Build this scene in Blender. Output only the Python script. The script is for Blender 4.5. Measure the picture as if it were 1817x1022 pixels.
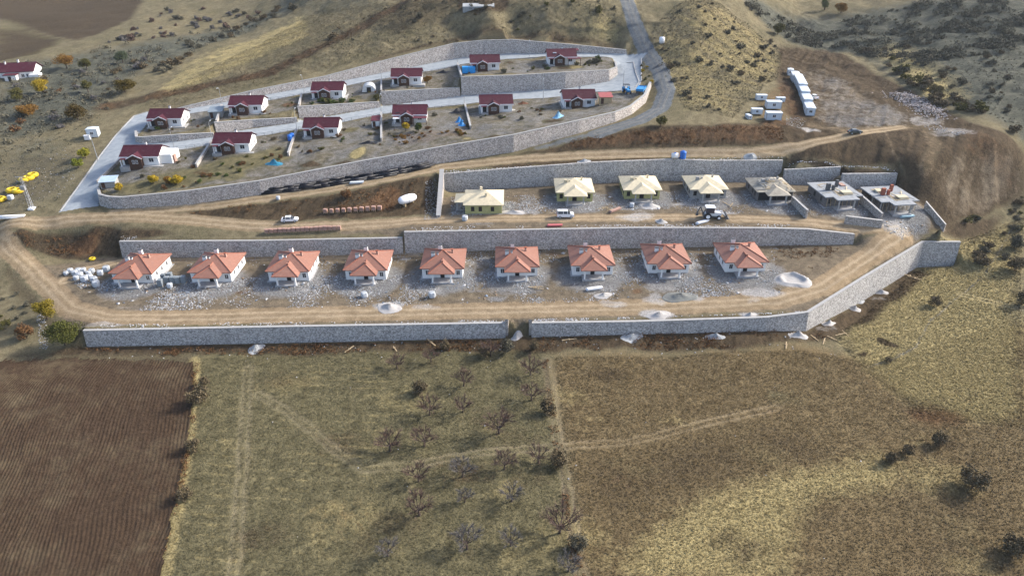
import bpy, bmesh, math, random
import numpy as np
from mathutils import Vector, Matrix, geometry

random.seed(7); RNG = np.random.default_rng(11)
for o in list(bpy.data.objects): bpy.data.objects.remove(o, do_unlink=True)
scene = bpy.context.scene
COL = scene.collection
R = math.radians

# ------------------------------------------------------------------ camera
CAM_H = 96.0; PITCH = R(30.0); FPX = 1228.0; CX, CY = 908.5, 511.0
cam_d = bpy.data.cameras.new('camera'); cam = bpy.data.objects.new('camera', cam_d); COL.objects.link(cam)
cam.location = (0, 0, CAM_H); cam.rotation_euler = (R(90) - PITCH, 0, 0)
cam_d.sensor_width = 36; cam_d.lens = 36 * FPX / 1817.0
cam_d.clip_start = 1.0; cam_d.clip_end = 6000
scene.camera = cam

# ------------------------------------------------------------------ sky, sun, exposure
SUN_AZ = R(20.0)          # measured from +x (right) towards +y (away)
SUN_EL = R(31.0)
w = bpy.data.worlds.new('World'); scene.world = w; w.use_nodes = True
nt = w.node_tree; bg = nt.nodes['Background']
sky = nt.nodes.new('ShaderNodeTexSky'); sky.sky_type = 'NISHITA'; sky.sun_disc = False
sky.sun_elevation = SUN_EL; sky.sun_rotation = math.atan2(math.cos(SUN_AZ), math.sin(SUN_AZ))
sky.air_density = .8; sky.dust_density = 5.5; sky.ozone_density = .6; sky.altitude = 900
nt.links.new(sky.outputs[0], bg.inputs[0]); bg.inputs[1].default_value = 0.15
sl = bpy.data.lights.new('sun', 'SUN'); so = bpy.data.objects.new('sun', sl); COL.objects.link(so)
sl.energy = 2.4; sl.angle = R(5.0); sl.color = (1.0, 0.95, 0.88)
sdir = Vector((math.cos(SUN_AZ) * math.cos(SUN_EL), math.sin(SUN_AZ) * math.cos(SUN_EL), math.sin(SUN_EL)))
so.rotation_euler = sdir.to_track_quat('Z', 'Y').to_euler(); so.location = (100, 100, 200)
scene.view_settings.view_transform = 'Standard'; scene.view_settings.look = 'None'
scene.view_settings.gamma = 1.0; scene.view_settings.use_curve_mapping = False
scene.view_settings.exposure = 1.3

# ------------------------------------------------------------------ survey helpers (photo point -> place)
SP, CP = math.sin(PITCH), math.cos(PITCH)
def ray(u, v):
    a = (u - CX) / FPX; b = (v - CY) / FPX
    return a, CP - b * SP, -(SP + b * CP)
def P(u, v, z):
    a, dy, dz = ray(u, v); Z = (z - CAM_H) / dz
    return (a * Z, dy * Z, z)
def z_on(y, v):                      # height seen at row v at plan distance y
    a, dy, dz = ray(CX, v); return CAM_H + dz * y / dy

# ------------------------------------------------------------------ numpy noise
_tab = RNG.random((256, 256))
def vnoise(x, y, s=0):
    x = np.asarray(x, float) + s * 17.31; y = np.asarray(y, float) + s * 9.77
    xi = np.floor(x).astype(int); yi = np.floor(y).astype(int)
    fx = x - xi; fy = y - yi; fx = fx * fx * (3 - 2 * fx); fy = fy * fy * (3 - 2 * fy)
    g = lambda i, j: _tab[(xi + i) & 255, (yi + j) & 255]
    return (g(0,0)*(1-fx)+g(1,0)*fx)*(1-fy) + (g(0,1)*(1-fx)+g(1,1)*fx)*fy
def fbm(x, y, sc, oct=4, s=0):
    a = 1.0; t = 0; n = 0
    for k in range(oct):
        t = t + a * vnoise(x / sc, y / sc, s + k * 3); n += a; a *= .5; sc *= .5
    return t / n
def sstep(a, b, x):
    t = np.clip((x - a) / (b - a), 0, 1); return t * t * (3 - 2 * t)

# ------------------------------------------------------------------ retaining wall survey
# mode 't': (u, v_top, z_top, v_base)  plan from the top;   mode 'b': (u, v_base, z_base, v_top) plan from the base
WALLS = {}
def wall_def(key, mode, pts):
    L = []
    for (u, v1, z1, v2) in pts:
        x, y, _ = P(u, v1, z1)
        z2 = z_on(y, v2)
        L.append((x, y, z1, z2) if mode == 't' else (x, y, z2, z1))     # x, y, ztop, zbase
    WALLS[key] = L
wall_def('w1a', 't', [(148,586,4.5,612),(300,583,4.7,609),(450,580,4.9,606),(600,577.5,5.1,603),(750,575,5.3,599.5),(897,572.5,5.4,596)])
wall_def('w1b', 't', [(943,572.5,5.4,595),(1129,570,5.5,590),(1256,566,5.7,587),(1360,562.5,5.9,584),(1433,553.5,6.2,584),(1535,490,7.0,534),(1637,429,7.9,472),(1704,429,7.9,471)])
wall_def('w2a', 't', [(212,428.3,9.8,455),(340,427.5,10.3,454),(460,427,10.8,452),(600,424,11.3,449.5),(714,422,11.8,447)])
wall_def('w2b', 't', [(717,411.5,13.5,446),(910,408,13.9,440),(1129,404,14.1,438.5),(1357,404.5,14.0,434),(1433,406.5,13.6,433),(1516,415.5,12.0,432)])
wall_def('w3a', 't', [(786,308,19.5,342),(910,298,20.6,333),(1053,287.5,21.7,325),(1193,282,21.9,320),(1261,284.5,21.6,322),(1389,284,21.0,326)])
wall_def('w3b', 't', [(1392,300.5,19.3,326),(1492,295.5,20.3,333)])
wall_def('w3c', 't', [(1495,308.5,19.6,335),(1592,307.4,19.5,333)])
wall_def('w4', 't', [(174,334,17.8,356),(177,345,17.4,365),(194,349,17.3,368.5),(216,350,17.5,368.5),(331,339,19.0,360),(460,321,20.6,343.5),(641,286,23.2,309),(806,256.5,26,285),(910,239.5,28.0,268),(1027,213.7,30,236),(1091,199,30.8,216),(1119,188,31.3,203),(1144,168,31.9,183),(1154,146,32.4,155)])
wall_def('w5a', 'b', [(243,240,20.8,232),(244,252,20.6,243),(256,254.5,20.7,243.5),(318,250,21.3,239),(380,242.5,21.8,236)])
wall_def('w5b', 'b', [(384,237,21.8,217.5),(450,226,22.4,213),(528,217,23.0,209)])
wall_def('w5c', 'b', [(531,212,23.0,189.5),(674,190,24.4,181)])
wall_def('w5d', 'b', [(677,187,24.4,163),(816,170,26.0,156)])
wall_def('w5e', 'b', [(819,169,26.1,136.5),(910,162.5,27.0,134),(1002,157,28.0,128.5),(1078,144,29.2,124.7),(1093,133,30.6,119),(1091,118,32.4,109)])
wall_def('w6', 'b', [(302,199,23.8,196),(450,171.5,26.2,161),(577,149,28.2,136),(692,126,30.6,105.6),(806,103.5,33.1,77.6),(857,98,34.0,72),(910,95,34.6,70.7),(1009,94,35.1,79),(1111,95,35.2,89)])
# stepped side walls that run down the slope between plots: (u_far, v_far, z_far)->(u_near, v_near, z_near) tops
SIDE = [((377,249,22.6),(349,296,20.6),'between the leftmost two maroon houses of the lower row'),
        ((527,229,24.2),(512,276,21.8),'left of the lower maroon house with a blue barrel'),
        ((677,200,25.6),(677,250,24.3),'right of the lower house with the dark soil heap'),
        ((825,184,27.4),(835,228,26.3),'beside the blue tarpaulin heap'),
        ((394,186,26.6),(385,218,25.4),'left of the second upper maroon house'),
        ((536,166,28.8),(531,190,27.0),'left of the greenhouse plot'),
        ((677,140,30.4),(677,164,29.2),'right of the greenhouse plot'),
        ((812,112,33.2),(819,137,31.2),'left of the blue cubes plot')]

# ------------------------------------------------------------------ terrain control points
CTRL = []
def dens(L, step):
    out = []
    for a, b in zip(L[:-1], L[1:]):
        n = max(1, int(math.dist(a[:2], b[:2]) / step))
        for i in range(n): out.append(tuple(a[k] + (b[k] - a[k]) * i / n for k in range(len(a))))
    out.append(L[-1]); return out
def front_normal(L, i):
    a = L[max(0, i - 1)]; b = L[min(len(L) - 1, i + 1)]
    d = Vector((b[0] - a[0], b[1] - a[1])).normalized()
    return Vector((d.y, -d.x))       # walls run left to right: the right-hand side is the low side
WPTS = []
for k, L in WALLS.items():
    D = dens(L, 1.0)
    for i, q in enumerate(D):
        n = front_normal(D, i)
        CTRL.append((q[0] - n.x * .35, q[1] - n.y * .35, q[2] - .35))
        CTRL.append((q[0] + n.x * .35, q[1] + n.y * .35, q[3]))
        WPTS.append((q[0], q[1]))
def C(*pts):
    for (u, v, z) in pts: CTRL.append(P(u, v, z))
def CL(step, *pts):
    CTRL.extend(dens([P(*p) for p in pts], step))
# foreground fields
C((0,1022,-.5),(450,1022,-.3),(908,1022,0),(1400,1022,0),(1817,1022,-1),(0,850,-.3),(450,850,-.2),(908,850,0),(1400,850,.3),(1817,850,0),
  (0,700,0),(345,700,0),(640,700,.2),(980,700,.3),(1300,700,.6),(1600,700,.6),(1817,700,.8),(0,640,.2),(345,640,.3),(600,630,.6),(900,625,.8),(1200,620,1.2),(1430,620,.8),(1600,610,.5),(1817,600,1.2))
C((120,622,.3),(60,615,.4),(0,605,.6),(0,560,2.0),(0,500,3.6),(40,545,2.6),(85,590,1.2),(1720,490,1.2),(1817,500,2.2),(1760,440,3.6),(1817,420,5.0),(1817,385,6.6))
# terrace of the front row
CL(4,(150,575,4.7),(300,565,5.0),(600,557,5.6),(908,552,6.0),(1200,545,6.4),(1400,535,6.8),(1470,510,7.4),(1540,455,9.0),(1600,415,11.3))
CL(6,(130,520,4.8),(229,512,5.2),(370,509,5.7),(509,508,6.0),(647,505,6.4),(784,503,6.7),(918,500,7.1),(1053,497,7.4),(1189,494,7.8),(1326,492,8.1),(1420,480,8.6))
CL(6,(120,478,5.0),(212,462,4.9),(1380,455,8.8),(1500,445,9.2))
CL(5,(0,424,8.6),(45,465,6.2),(90,510,4.8),(120,548,4.4),(150,572,4.5))
CL(5,(30,470,6.2),(0,445,7.0)); CL(5,(70,530,3.8),(110,566,3.9))
# roads on the left and the excavated bank below them
CL(4,(0,402,12.2),(60,395,12.6),(140,386,13.3),(230,384,13.6),(330,388,13.1),(430,397,12.6),(520,402,12.6),(620,400,12.9),(720,394,13.4),(800,388,13.8))
CL(4,(0,390,12.6),(107,377,13.6),(173,367,14.2),(254,369,14.2))
CL(4,(0,412,11.6),(80,404,11.6),(170,402,12.0),(260,408,11.5),(330,414,11.3))
C((40,430,8.5),(80,425,7.2),(110,440,5.8),(150,450,5.2),(175,455,5.0),(195,440,5.8),(190,420,9.0),(140,415,9.5),(100,452,5.2))
# second terrace
CL(5,(800,376,14.3),(908,372,14.6),(1100,366,14.6),(1380,364,14.6),(1500,374,14.2),(1600,384,13.6))
CL(5,(800,392,13.9),(908,391,14.2),(1129,389,14.4),(1357,389,14.3),(1440,393,14.0),(1530,404,12.9),(1590,408,12.0))
CL(6,(800,345,14.2),(910,336,15.0),(1053,328,15.3),(1193,323,15.4),(1389,329,15.4),(1492,336,15.2),(1592,340,15.0),(1640,372,14.3),(1672,405,12.0))
# third road above, and the bank between road 3 and terrace 2 on the left
CL(4,(280,369,14.4),(370,361,15.2),(480,347,16.6),(610,328,18.2),(720,307,19.9),(790,293,20.9),(910,281,21.8),(1053,274,22.3),(1200,271,22.6),(1340,270,23.2),(1420,258,24.4),(1500,240,26.3))
CL(4,(330,376,14.2),(480,358,15.8),(600,340,17.4),(700,322,18.8),(765,309,19.8))
CL(4,(330,381,13.4),(480,385,13.3),(600,382,13.5),(700,374,13.8),(760,372,14.0))
C((640,362,15.2),(560,369,14.6),(690,352,15.8),(730,340,16.8))
# bank above road 3 on the right, gravel road, yard
CL(4,(960,266,23.4),(1060,258,24.2),(1150,254,24.8),(1280,255,24.8),(1380,250,25.4))
CL(4,(1000,247,25.6),(1080,236,27.0),(1150,228,28.0),(1280,226,28.2),(1380,222,28.0))
CL(6,(1110,-10,54),(1125,40,46),(1145,85,37.5),(1172,125,34.4),(1183,160,32.4),(1172,192,30.4),(1135,213,28.8),(1070,232,27.0))
CL(6,(1200,160,32.6),(1192,195,30.4))
C((1340,215,27.6),(1400,210,27.2),(1450,215,27),(1480,180,27.4),(1400,140,28.4),(1560,215,27),(1640,215,27),(1700,225,27),(1720,238,26.8),(1560,150,28.6),(1450,110,29.8),(1390,95,31),(1620,180,27.6),(1520,235,26.6),(1570,250,25.8))
C((1300,180,30.6),(1320,140,32.6),(1250,180,31.4),(1230,100,38.5),(1300,100,36.2),(1360,95,33),(1250,40,46),(1350,50,38),(1300,0,49),(1400,60,33.5),(1420,0,42),(1220,0,53),(1360,140,30.5))
C((1450,70,32.5),(1560,100,31),(1550,40,38),(1600,0,46),(1700,0,48),(1817,0,50),(1700,80,37),(1817,80,39),(1640,150,30),(1750,180,30),(1817,160,33),(1817,230,27),(1760,230,27),(1500,0,43))
# spoil slope on the right
CL(5,(1600,275,24.2),(1640,285,24.0),(1690,265,25.4),(1740,250,26.2),(1817,262,24.0))
CL(5,(1610,345,15.0),(1655,372,12.4),(1690,392,9.4),(1745,372,8.4),(1817,345,9.0))
C((1470,275,23),(1420,280,21.8),(1550,290,21.6),(1600,300,20.8),(1690,420,6.4),(1700,445,4.5),(1735,400,6.8),(1660,425,8.5))
# maroon plots of the lower row
C((250,297,19.8),(411,270,21.4),(570,243,22.9),(727,218,24.6),(880,199,26.3),(1027,190,27.8),(300,330,18.6),(480,300,20.6),(600,270,22.6),(750,245,25.2),(900,222,27.5),(1000,205,28.6),(1090,170,30.0),(1060,182,28.9),(215,330,18.2))
# lower concrete road
CL(3,(246,262,20.4),(318,260,21.0),(458,241,22.2),(526,225,22.8),(615,209,23.6),(679,197,24.3),(768,184,25.2),(844,177,26.1),(900,172,26.8),(964,165,27.6),(1053,154,28.6),(1085,146,29.4))
# plots of the upper row
C((293,226,22.6),(330,230,22.3),(436,202,25.6),(480,208,25.4),(581,175,27.6),(640,176,27.2),(721,150,29.9),(780,150,29.8),(860,125,33.0),(900,125,33.0),(995,115,33.8),(1050,115,33.6),(270,240,21.8))
# upper concrete road and the apron at its end
CL(3,(235,222,21.6),(262,207,22.6),(330,194,24.0),(450,176,26.0),(577,154,28.0),(623,145,29.0),(692,130,30.4),(819,107,33.1),(900,99.5,34.3),(961,97.5,34.8),(1040,98,34.9),(1129,98,34.6),(1150,100,35.6))
C((1110,112,32.8),(1125,115,33),(1100,130,31.2),(1130,130,31.4),(1140,150,31.2),(1105,150,29.8))
# left concrete road
CL(4,(140,375,13.8),(150,352,15.2),(178,312,17.6),(205,275,19.4),(228,240,20.8))
# left hillside and valley
CL(6,(105,372,13.6),(140,330,15.8),(180,280,18.6),(205,240,20.4),(240,207,22.6))
C((0,370,12.8),(0,330,14.6),(60,340,14.8),(100,280,17.5),(0,270,17.5),(160,230,20.8),(80,215,20.5),(0,200,21),(180,180,23),(280,185,24.4),(30,140,24.5),(110,125,25.2),(240,140,25.5),(340,130,28),(450,100,32),(0,100,26),(130,75,27.5),(300,85,28.5),(0,40,28.5),(200,35,29),(420,50,31),(0,-5,31),(260,-5,31.5),(450,5,34),(560,20,39))
C((560,100,35),(700,75,39.4),(800,62,40.6),(900,58,41.4),(1000,68,39.5),(1080,80,37.2),(640,40,42),(760,20,48),(880,25,49.5),(1000,30,48),(860,-5,54),(1000,-5,54.5),(700,-5,49),(1080,50,43.5))
# far beyond the frame
for x, y, z in [(-700,60,-2),(-300,60,-1),(0,10,-2),(300,60,-4),(700,60,-6),(-350,10,-1),(350,10,-4),(-700,1000,70),(-350,1000,90),(0,1000,150),(350,1000,140),(700,1000,120),(-700,500,35),(700,400,60),(-330,650,42),(0,650,100),(330,650,92),(-700,250,15),(700,200,20),(300,200,16),(260,150,6),(-260,150,4),(-320,260,16),(340,330,50),(-130,480,60),(150,480,70)]:
    CTRL.append((x, y, z))

def axis(segs):
    out = [segs[0][0]]
    for a, b, s0, s1 in segs:
        p = a; s = s0
        while p < b - 1e-6:
            t = (p - a) / (b - a); p += s0 + (s1 - s0) * t; out.append(min(p, b))
    return np.unique(np.round(np.array(out), 4))
GX = axis([(-700,-240,60,6),(-240,-150,4,1.0),(-150,155,.55,.55),(155,240,1.0,4),(240,700,6,60)])
GY = axis([(10,66,20,3),(66,245,.5,.5),(245,315,.8,.8),(315,430,1.2,3),(430,1000,5,40)])
NX, NY = len(GX), len(GY)
XX, YY = np.meshgrid(GX, GY)          # (NY, NX)
def tin():
    seen = set(); pts = []
    for q in CTRL:
        k = (round(q[0], 1), round(q[1], 1))
        if k in seen: continue
        seen.add(k); pts.append(q)
    res = geometry.delaunay_2d_cdt([Vector((p[0], p[1])) for p in pts], [], [], 0, 1e-5)
    V2, F, ov = res[0], res[2], res[3]
    zs = [pts[o[0]][2] if o else 0.0 for o in ov]
    H = np.full((NY, NX), np.nan)
    for f in F:
        (x0, y0), (x1, y1), (x2, y2) = [V2[i] for i in f]; z0, z1, z2 = [zs[i] for i in f]
        i0 = np.searchsorted(GX, min(x0, x1, x2)); i1 = np.searchsorted(GX, max(x0, x1, x2), 'right')
        j0 = np.searchsorted(GY, min(y0, y1, y2)); j1 = np.searchsorted(GY, max(y0, y1, y2), 'right')
        if i1 <= i0 or j1 <= j0: continue
        d = (y1 - y2) * (x0 - x2) + (x2 - x1) * (y0 - y2)
        if abs(d) < 1e-9: continue
        x = XX[j0:j1, i0:i1]; y = YY[j0:j1, i0:i1]
        a = ((y1 - y2) * (x - x2) + (x2 - x1) * (y - y2)) / d
        b = ((y2 - y0) * (x - x2) + (x0 - x2) * (y - y2)) / d
        c = 1 - a - b; m = (a > -1e-6) & (b > -1e-6) & (c > -1e-6)
        sub = H[j0:j1, i0:i1]; sub[m] = (a * z0 + b * z1 + c * z2)[m]
    H[np.isnan(H)] = 0
    return H
H = tin()
def blur(A, r):
    for ax in (0, 1):
        pad = [(0, 0), (0, 0)]; pad[ax] = (r + 1, r)
        c = np.cumsum(np.pad(A, pad, mode='edge'), axis=ax)
        n = A.shape[ax]; k = 2 * r + 1
        A = (np.take(c, range(k, k + n), axis=ax) - np.take(c, range(0, n), axis=ax)) / k
    return A
# distance to the nearest wall, on the grid (splat, then chamfer by blurred mask)
WM = np.zeros((NY, NX))
for L in WALLS.values():
    for q in dens(L, .25):
        i = np.searchsorted(GX, q[0]); j = np.searchsorted(GY, q[1])
        WM[max(0, j-3):j+3, max(0, i-3):i+3] = 1
near = np.clip(blur(WM, 2) * 3, 0, 1)
Hs = blur(blur(H, 4), 4); Hs2 = blur(H, 2)
H = H * near + (1 - near) * Hs
H = H * near + (1 - near) * blur(H, 3)
WILD = None
def seg_dist(pts, x, y):
    """distance from grid points to a world polyline"""
    d = np.full(x.shape, 1e9)
    for a, b in zip(pts[:-1], pts[1:]):
        ax, ay = a[0], a[1]; bx, by = b[0] - ax, b[1] - ay; l2 = bx*bx + by*by + 1e-9
        t = np.clip(((x - ax) * bx + (y - ay) * by) / l2, 0, 1)
        d = np.minimum(d, np.hypot(x - ax - t * bx, y - ay - t * by))
    return d
def height(x, y):
    i = np.clip(np.searchsorted(GX, x) - 1, 0, NX - 2); j = np.clip(np.searchsorted(GY, y) - 1, 0, NY - 2)
    fx = (x - GX[i]) / (GX[i+1] - GX[i]); fy = (y - GY[j]) / (GY[j+1] - GY[j])
    return (H[j, i]*(1-fx)+H[j, i+1]*fx)*(1-fy) + (H[j+1, i]*(1-fx)+H[j+1, i+1]*fx)*fy
_T = np.arange(60, 900, .4)
def G(u, v):
    """where the sight line through photo point (u, v) meets the ground"""
    a, dy, dz = ray(u, v)
    h = height(a * _T, dy * _T); z = CAM_H + dz * _T
    k = np.argmax(z < h)
    if k == 0: k = len(_T) - 1
    t0, t1 = _T[k-1], _T[k]
    for _ in range(12):
        tm = (t0 + t1) / 2
        if CAM_H + dz * tm < height(np.array(a*tm), np.array(dy*tm)): t1 = tm
        else: t0 = tm
    return Vector((a * t1, dy * t1, float(height(np.array(a*t1), np.array(dy*t1)))))
def GL(pts): return [G(u, v) for u, v in pts]
def inpoly(poly, x, y):
    c = np.zeros(x.shape, bool)
    bx0 = min(p[0] for p in poly); bx1 = max(p[0] for p in poly); by0 = min(p[1] for p in poly); by1 = max(p[1] for p in poly)
    m = (x >= bx0) & (x <= bx1) & (y >= by0) & (y <= by1)
    xs, ys = x[m], y[m]; cc = np.zeros(xs.shape, bool)
    for a, b in zip(poly, poly[1:] + poly[:1]):
        ay, by = a[1], b[1]
        if ay == by: continue
        cr = ((ys < ay) != (ys < by)) & (xs < (b[0]-a[0]) * (ys-ay) / (by-ay) + a[0])
        cc ^= cr
    c[m] = cc; return c
# ------------------------------------------------------------------ node material helpers
class NT:
    def __init__(s, name):
        s.m = bpy.data.materials.new(name); s.m.use_nodes = True; s.t = s.m.node_tree
        s.b = s.t.nodes['Principled BSDF']; s.b.inputs['Roughness'].default_value = .9
        s.b.inputs['Specular IOR Level'].default_value = .25
    def n(s, typ, **k):
        nd = s.t.nodes.new('ShaderNode' + typ)
        for a, v in k.items(): setattr(nd, a, v)
        return nd
    def l(s, a, b): s.t.links.new(a, b)
    def pos(s, scale=(1,1,1), rot=(0,0,0), kind='Object'):
        tc = s.n('TexCoord'); mp = s.n('Mapping'); s.l(tc.outputs[kind], mp.inputs[0])
        mp.inputs['Scale'].default_value = scale; mp.inputs['Rotation'].default_value = rot
        return mp.outputs[0]
    def noise(s, scale, detail=4, rough=.6, vec=None, dist=0):
        nd = s.n('TexNoise'); nd.inputs['Scale'].default_value = scale; nd.inputs['Detail'].default_value = detail
        nd.inputs['Roughness'].default_value = rough; nd.inputs['Distortion'].default_value = dist
        s.l(vec if vec is not None else s.pos(), nd.inputs['Vector']); return nd.outputs['Fac']
    def ramp(s, fac, stops):
        nd = s.n('ValToRGB'); e = nd.color_ramp.elements
        while len(e) < len(stops): e.new(.5)
        for el, (p, c) in zip(e, stops): el.position = p; el.color = (*c, 1) if len(c) == 3 else c
        s.l(fac, nd.inputs[0]); return nd.outputs[0]
    def mix(s, fac, a, b, mode='MIX'):
        nd = s.n('Mix', data_type='RGBA', blend_type=mode)
        for sock, v in ((nd.inputs[0], fac), (nd.inputs[6], a), (nd.inputs[7], b)):
            if isinstance(v, (int, float)): sock.default_value = v
            elif isinstance(v, tuple): sock.default_value = (*v, 1)
            else: s.l(v, sock)
        return nd.outputs[2]
    def math(s, op, a, b=None, clamp=False):
        nd = s.n('Math', operation=op, use_clamp=clamp)
        for sock, v in zip(nd.inputs, (a, b)):
            if v is None: continue
            if isinstance(v, (int, float)): sock.default_value = v
            else: s.l(v, sock)
        return nd.outputs[0]
    def bump(s, h, strength, dist):
        nd = s.n('Bump'); nd.inputs['Strength'].default_value = strength; nd.inputs['Distance'].default_value = dist
        s.l(h, nd.inputs['Height']); s.l(nd.outputs[0], s.b.inputs['Normal'])
    def col(s, c):
        if isinstance(c, tuple): s.b.inputs['Base Color'].default_value = (*c, 1)
        else: s.l(c, s.b.inputs['Base Color'])
        return s.m
    def rough(s, r): s.b.inputs['Roughness'].default_value = r; return s
def simple(name, c, rough=.8, var=.18, scale=3, metal=0, bump=0, spec=.3):
    t = NT(name); t.rough(rough); t.b.inputs['Metallic'].default_value = metal
    t.b.inputs['Specular IOR Level'].default_value = spec
    f = t.noise(scale, 5, .65); f2 = t.noise(scale * 7, 3)
    d = tuple(max(0, x * (1 - var)) for x in c); e = tuple(min(1, x * (1 + var)) for x in c)
    k = t.mix(t.ramp(f, [(.3, (0,0,0)), (.7, (1,1,1))]), d, e)
    k = t.mix(t.math('MULTIPLY', f2, var), k, tuple(x * .6 for x in c))
    if bump: t.bump(f2, bump, .05)
    return t.col(k)

# ------------------------------------------------------------------ zones of the ground, in world plan
wx = XX + (fbm(XX, YY, 6, 3, 1) - .5) * 3.2; wy = YY + (fbm(XX, YY, 6, 3, 5) - .5) * 3.2
wxs = XX + (fbm(XX, YY, 2.5, 2, 2) - .5) * .5; wys = YY + (fbm(XX, YY, 2.5, 2, 6) - .5) * .5
def zone(pix, soft=2, hard=False):
    poly = [(p.x, p.y) for p in GL(pix)]
    m = (inpoly(poly, XX, YY) if hard else inpoly(poly, wx, wy)).astype(float)
    return blur(m, soft) if soft else m
def track(pts, width, soft=1.0, line=None):
    L = line or GL(pts); d = seg_dist(L, wxs, wys)
    return 1 - sstep(width / 2 - soft / 2, width / 2 + soft / 2, d), d
A = {k: np.zeros((NY, NX)) for k in ('soil', 'dirt', 'road', 'conc', 'grav', 'green', 'field', 'pale', 'dark', 'scrub', 'grey', 'white', 'rut', 'red', 'tuft')}
def put(k, m, a=1.0): A[k] = np.maximum(A[k], m * a)
# fields
put('green', zone([(352,630),(600,622),(958,618),(972,700),(1005,860),(1035,1045),(280,1045),(310,900),(340,760)], 4))
put('field', zone([(975,628),(1200,628),(1430,612),(1560,640),(1817,560),(1900,800),(1817,1060),(1035,1050),(1005,860)], 8))
put('pale', zone([(1120,960),(1220,880),(1400,830),(1600,790),(1620,860),(1440,900),(1400,1045),(1050,1045)], 8), .75)
put('pale', zone([(1480,600),(1620,480),(1817,380),(1817,760),(1640,740),(1540,660)], 8), .8)
put('red', zone([(1590,740),(1640,712),(1720,735),(1735,755),(1660,760)], 5), .8)
put('red', zone([(1310,720),(1420,695),(1450,720),(1380,760)], 6), .35)
put('dark', zone([(1000,800),(1350,760),(1560,800),(1350,850),(1180,890),(1040,960)], 10), .45)
put('dark', zone([(1700,760),(1790,770),(1817,1040),(1500,1040),(1600,900)], 12), .4)
rngz = random.Random(21)
for i in range(70):
    u_, v_ = rngz.uniform(360, 1800), rngz.uniform(650, 1015); gq = G(u_, v_); kk = rngz.choice(('pale', 'dark', 'red', 'green', 'dark', 'pale'))
    rr_ = rngz.uniform(2.5, 8); ang = rngz.uniform(-.4, .4); dx_, dy_ = wx - gq.x, wy - gq.y
    d_ = np.hypot((dx_*math.cos(ang)+dy_*math.sin(ang))/(rr_*1.6), (-dx_*math.sin(ang)+dy_*math.cos(ang))/rr_)
    put(kk, 1 - sstep(.1, 1.3, d_), {'red': .32}.get(kk, rngz.uniform(.3, .55)))
mow = zone([(356,636),(640,628),(760,680),(700,860),(640,1045),(300,1045),(330,860)], 10)      # mown swaths across the orchard field
sw = .5 + .5*np.sin((YY + .10*XX + (fbm(XX, YY, 14, 2, 9) - .5)*3.0) * 2*math.pi / 2.3)
put('pale', mow * sw**2 * (.2 + 1.1*fbm(XX, YY, 8, 3, 3)), .55); put('dark', mow * (1 - sw)**3 * fbm(XX, YY, 6, 3, 4), .35)
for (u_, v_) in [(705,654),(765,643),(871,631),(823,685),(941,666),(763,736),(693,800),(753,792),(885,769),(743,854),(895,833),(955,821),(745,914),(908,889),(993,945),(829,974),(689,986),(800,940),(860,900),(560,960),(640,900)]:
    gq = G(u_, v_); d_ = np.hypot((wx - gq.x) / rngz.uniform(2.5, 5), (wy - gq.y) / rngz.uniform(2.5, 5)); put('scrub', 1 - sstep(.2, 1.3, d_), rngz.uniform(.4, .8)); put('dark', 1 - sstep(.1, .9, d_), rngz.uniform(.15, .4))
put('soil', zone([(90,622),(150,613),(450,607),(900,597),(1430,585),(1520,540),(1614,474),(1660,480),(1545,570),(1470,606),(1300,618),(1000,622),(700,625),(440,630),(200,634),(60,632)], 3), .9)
put('dark', zone([(0,622),(345,628),(345,650),(0,645)], 3), .5)
put('red', zone([(0,640),(180,640),(130,700),(0,760)], 5), .3)
# ground around the building sites
put('dirt', zone([(130,589),(897,573),(943,573),(1433,554),(1540,487),(1637,430),(1640,412),(1516,432),(1357,436),(910,441),(717,447),(212,457),(110,468),(60,470),(0,440),(0,415),(40,440),(85,505),(110,560)], 2))
put('dirt', zone([(782,350),(910,334),(1193,321),(1389,327),(1592,335),(1680,410),(1610,420),(1516,416),(1357,405),(717,412),(560,412),(430,408),(600,395),(770,385)], 2))
put('soil', zone([(20,412),(170,403),(260,408),(330,414),(214,428),(205,457),(110,460),(40,440)], 2))
put('red', zone([(105,440),(150,410),(180,415),(175,450),(140,455)], 2), .8)
put('soil', zone([(280,380),(480,360),(600,342),(700,324),(770,308),(780,380),(700,384),(480,394),(330,390)], 2), 1.0)
put('red', zone([(640,362),(690,330),(710,335),(700,375),(560,376)], 2), .7)
put('soil', zone([(780,300),(910,287),(1053,280),(1193,276),(1400,280),(1600,310),(1600,345),(1389,284),(1193,281),(1053,288),(910,299)], 1), .8)
put('soil', zone([(860,290),(1053,268),(1390,263),(1440,250),(1400,213),(1280,222),(1150,223),(1060,240),(960,264)], 3))
put('red', zone([(960,268),(1050,240),(1230,225),(1390,222),(1380,255),(1100,258)], 3), .55)
put('soil', zone([(1385,80),(1480,88),(1620,165),(1720,220),(1817,268),(1817,345),(1745,380),(1690,398),(1650,420),(1592,335),(1592,300),(1400,283),(1380,258),(1400,210),(1380,150)], 4))
put('soil', zone([(1590,400),(1700,428),(1760,425),(1790,370),(1690,390)], 4), .8)
put('dirt', zone([(1655,300),(1720,262),(1817,280),(1817,340),(1745,370),(1690,392)], 5) * (.2 + 1.0*fbm(XX*.86 - YY*.5, YY*.12 + XX*.07, 1.6, 3, 4)), .8)
put('dirt', zone([(1405,115),(1470,118),(1560,180),(1650,212),(1600,232),(1500,245),(1440,228),(1430,180)], 10) * (.3 + 1.0*fbm(XX, YY, 9, 3, 6)), .6)
put('grey', zone([(1405,115),(1470,118),(1560,180),(1650,212),(1600,232),(1500,238),(1440,222),(1430,180)], 12) * (.25 + 1.0*fbm(XX, YY, 12, 3, 3)), .5)
put('red', zone([(1340,180),(1400,140),(1430,205),(1400,225),(1350,225)], 3), .5)
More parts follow.
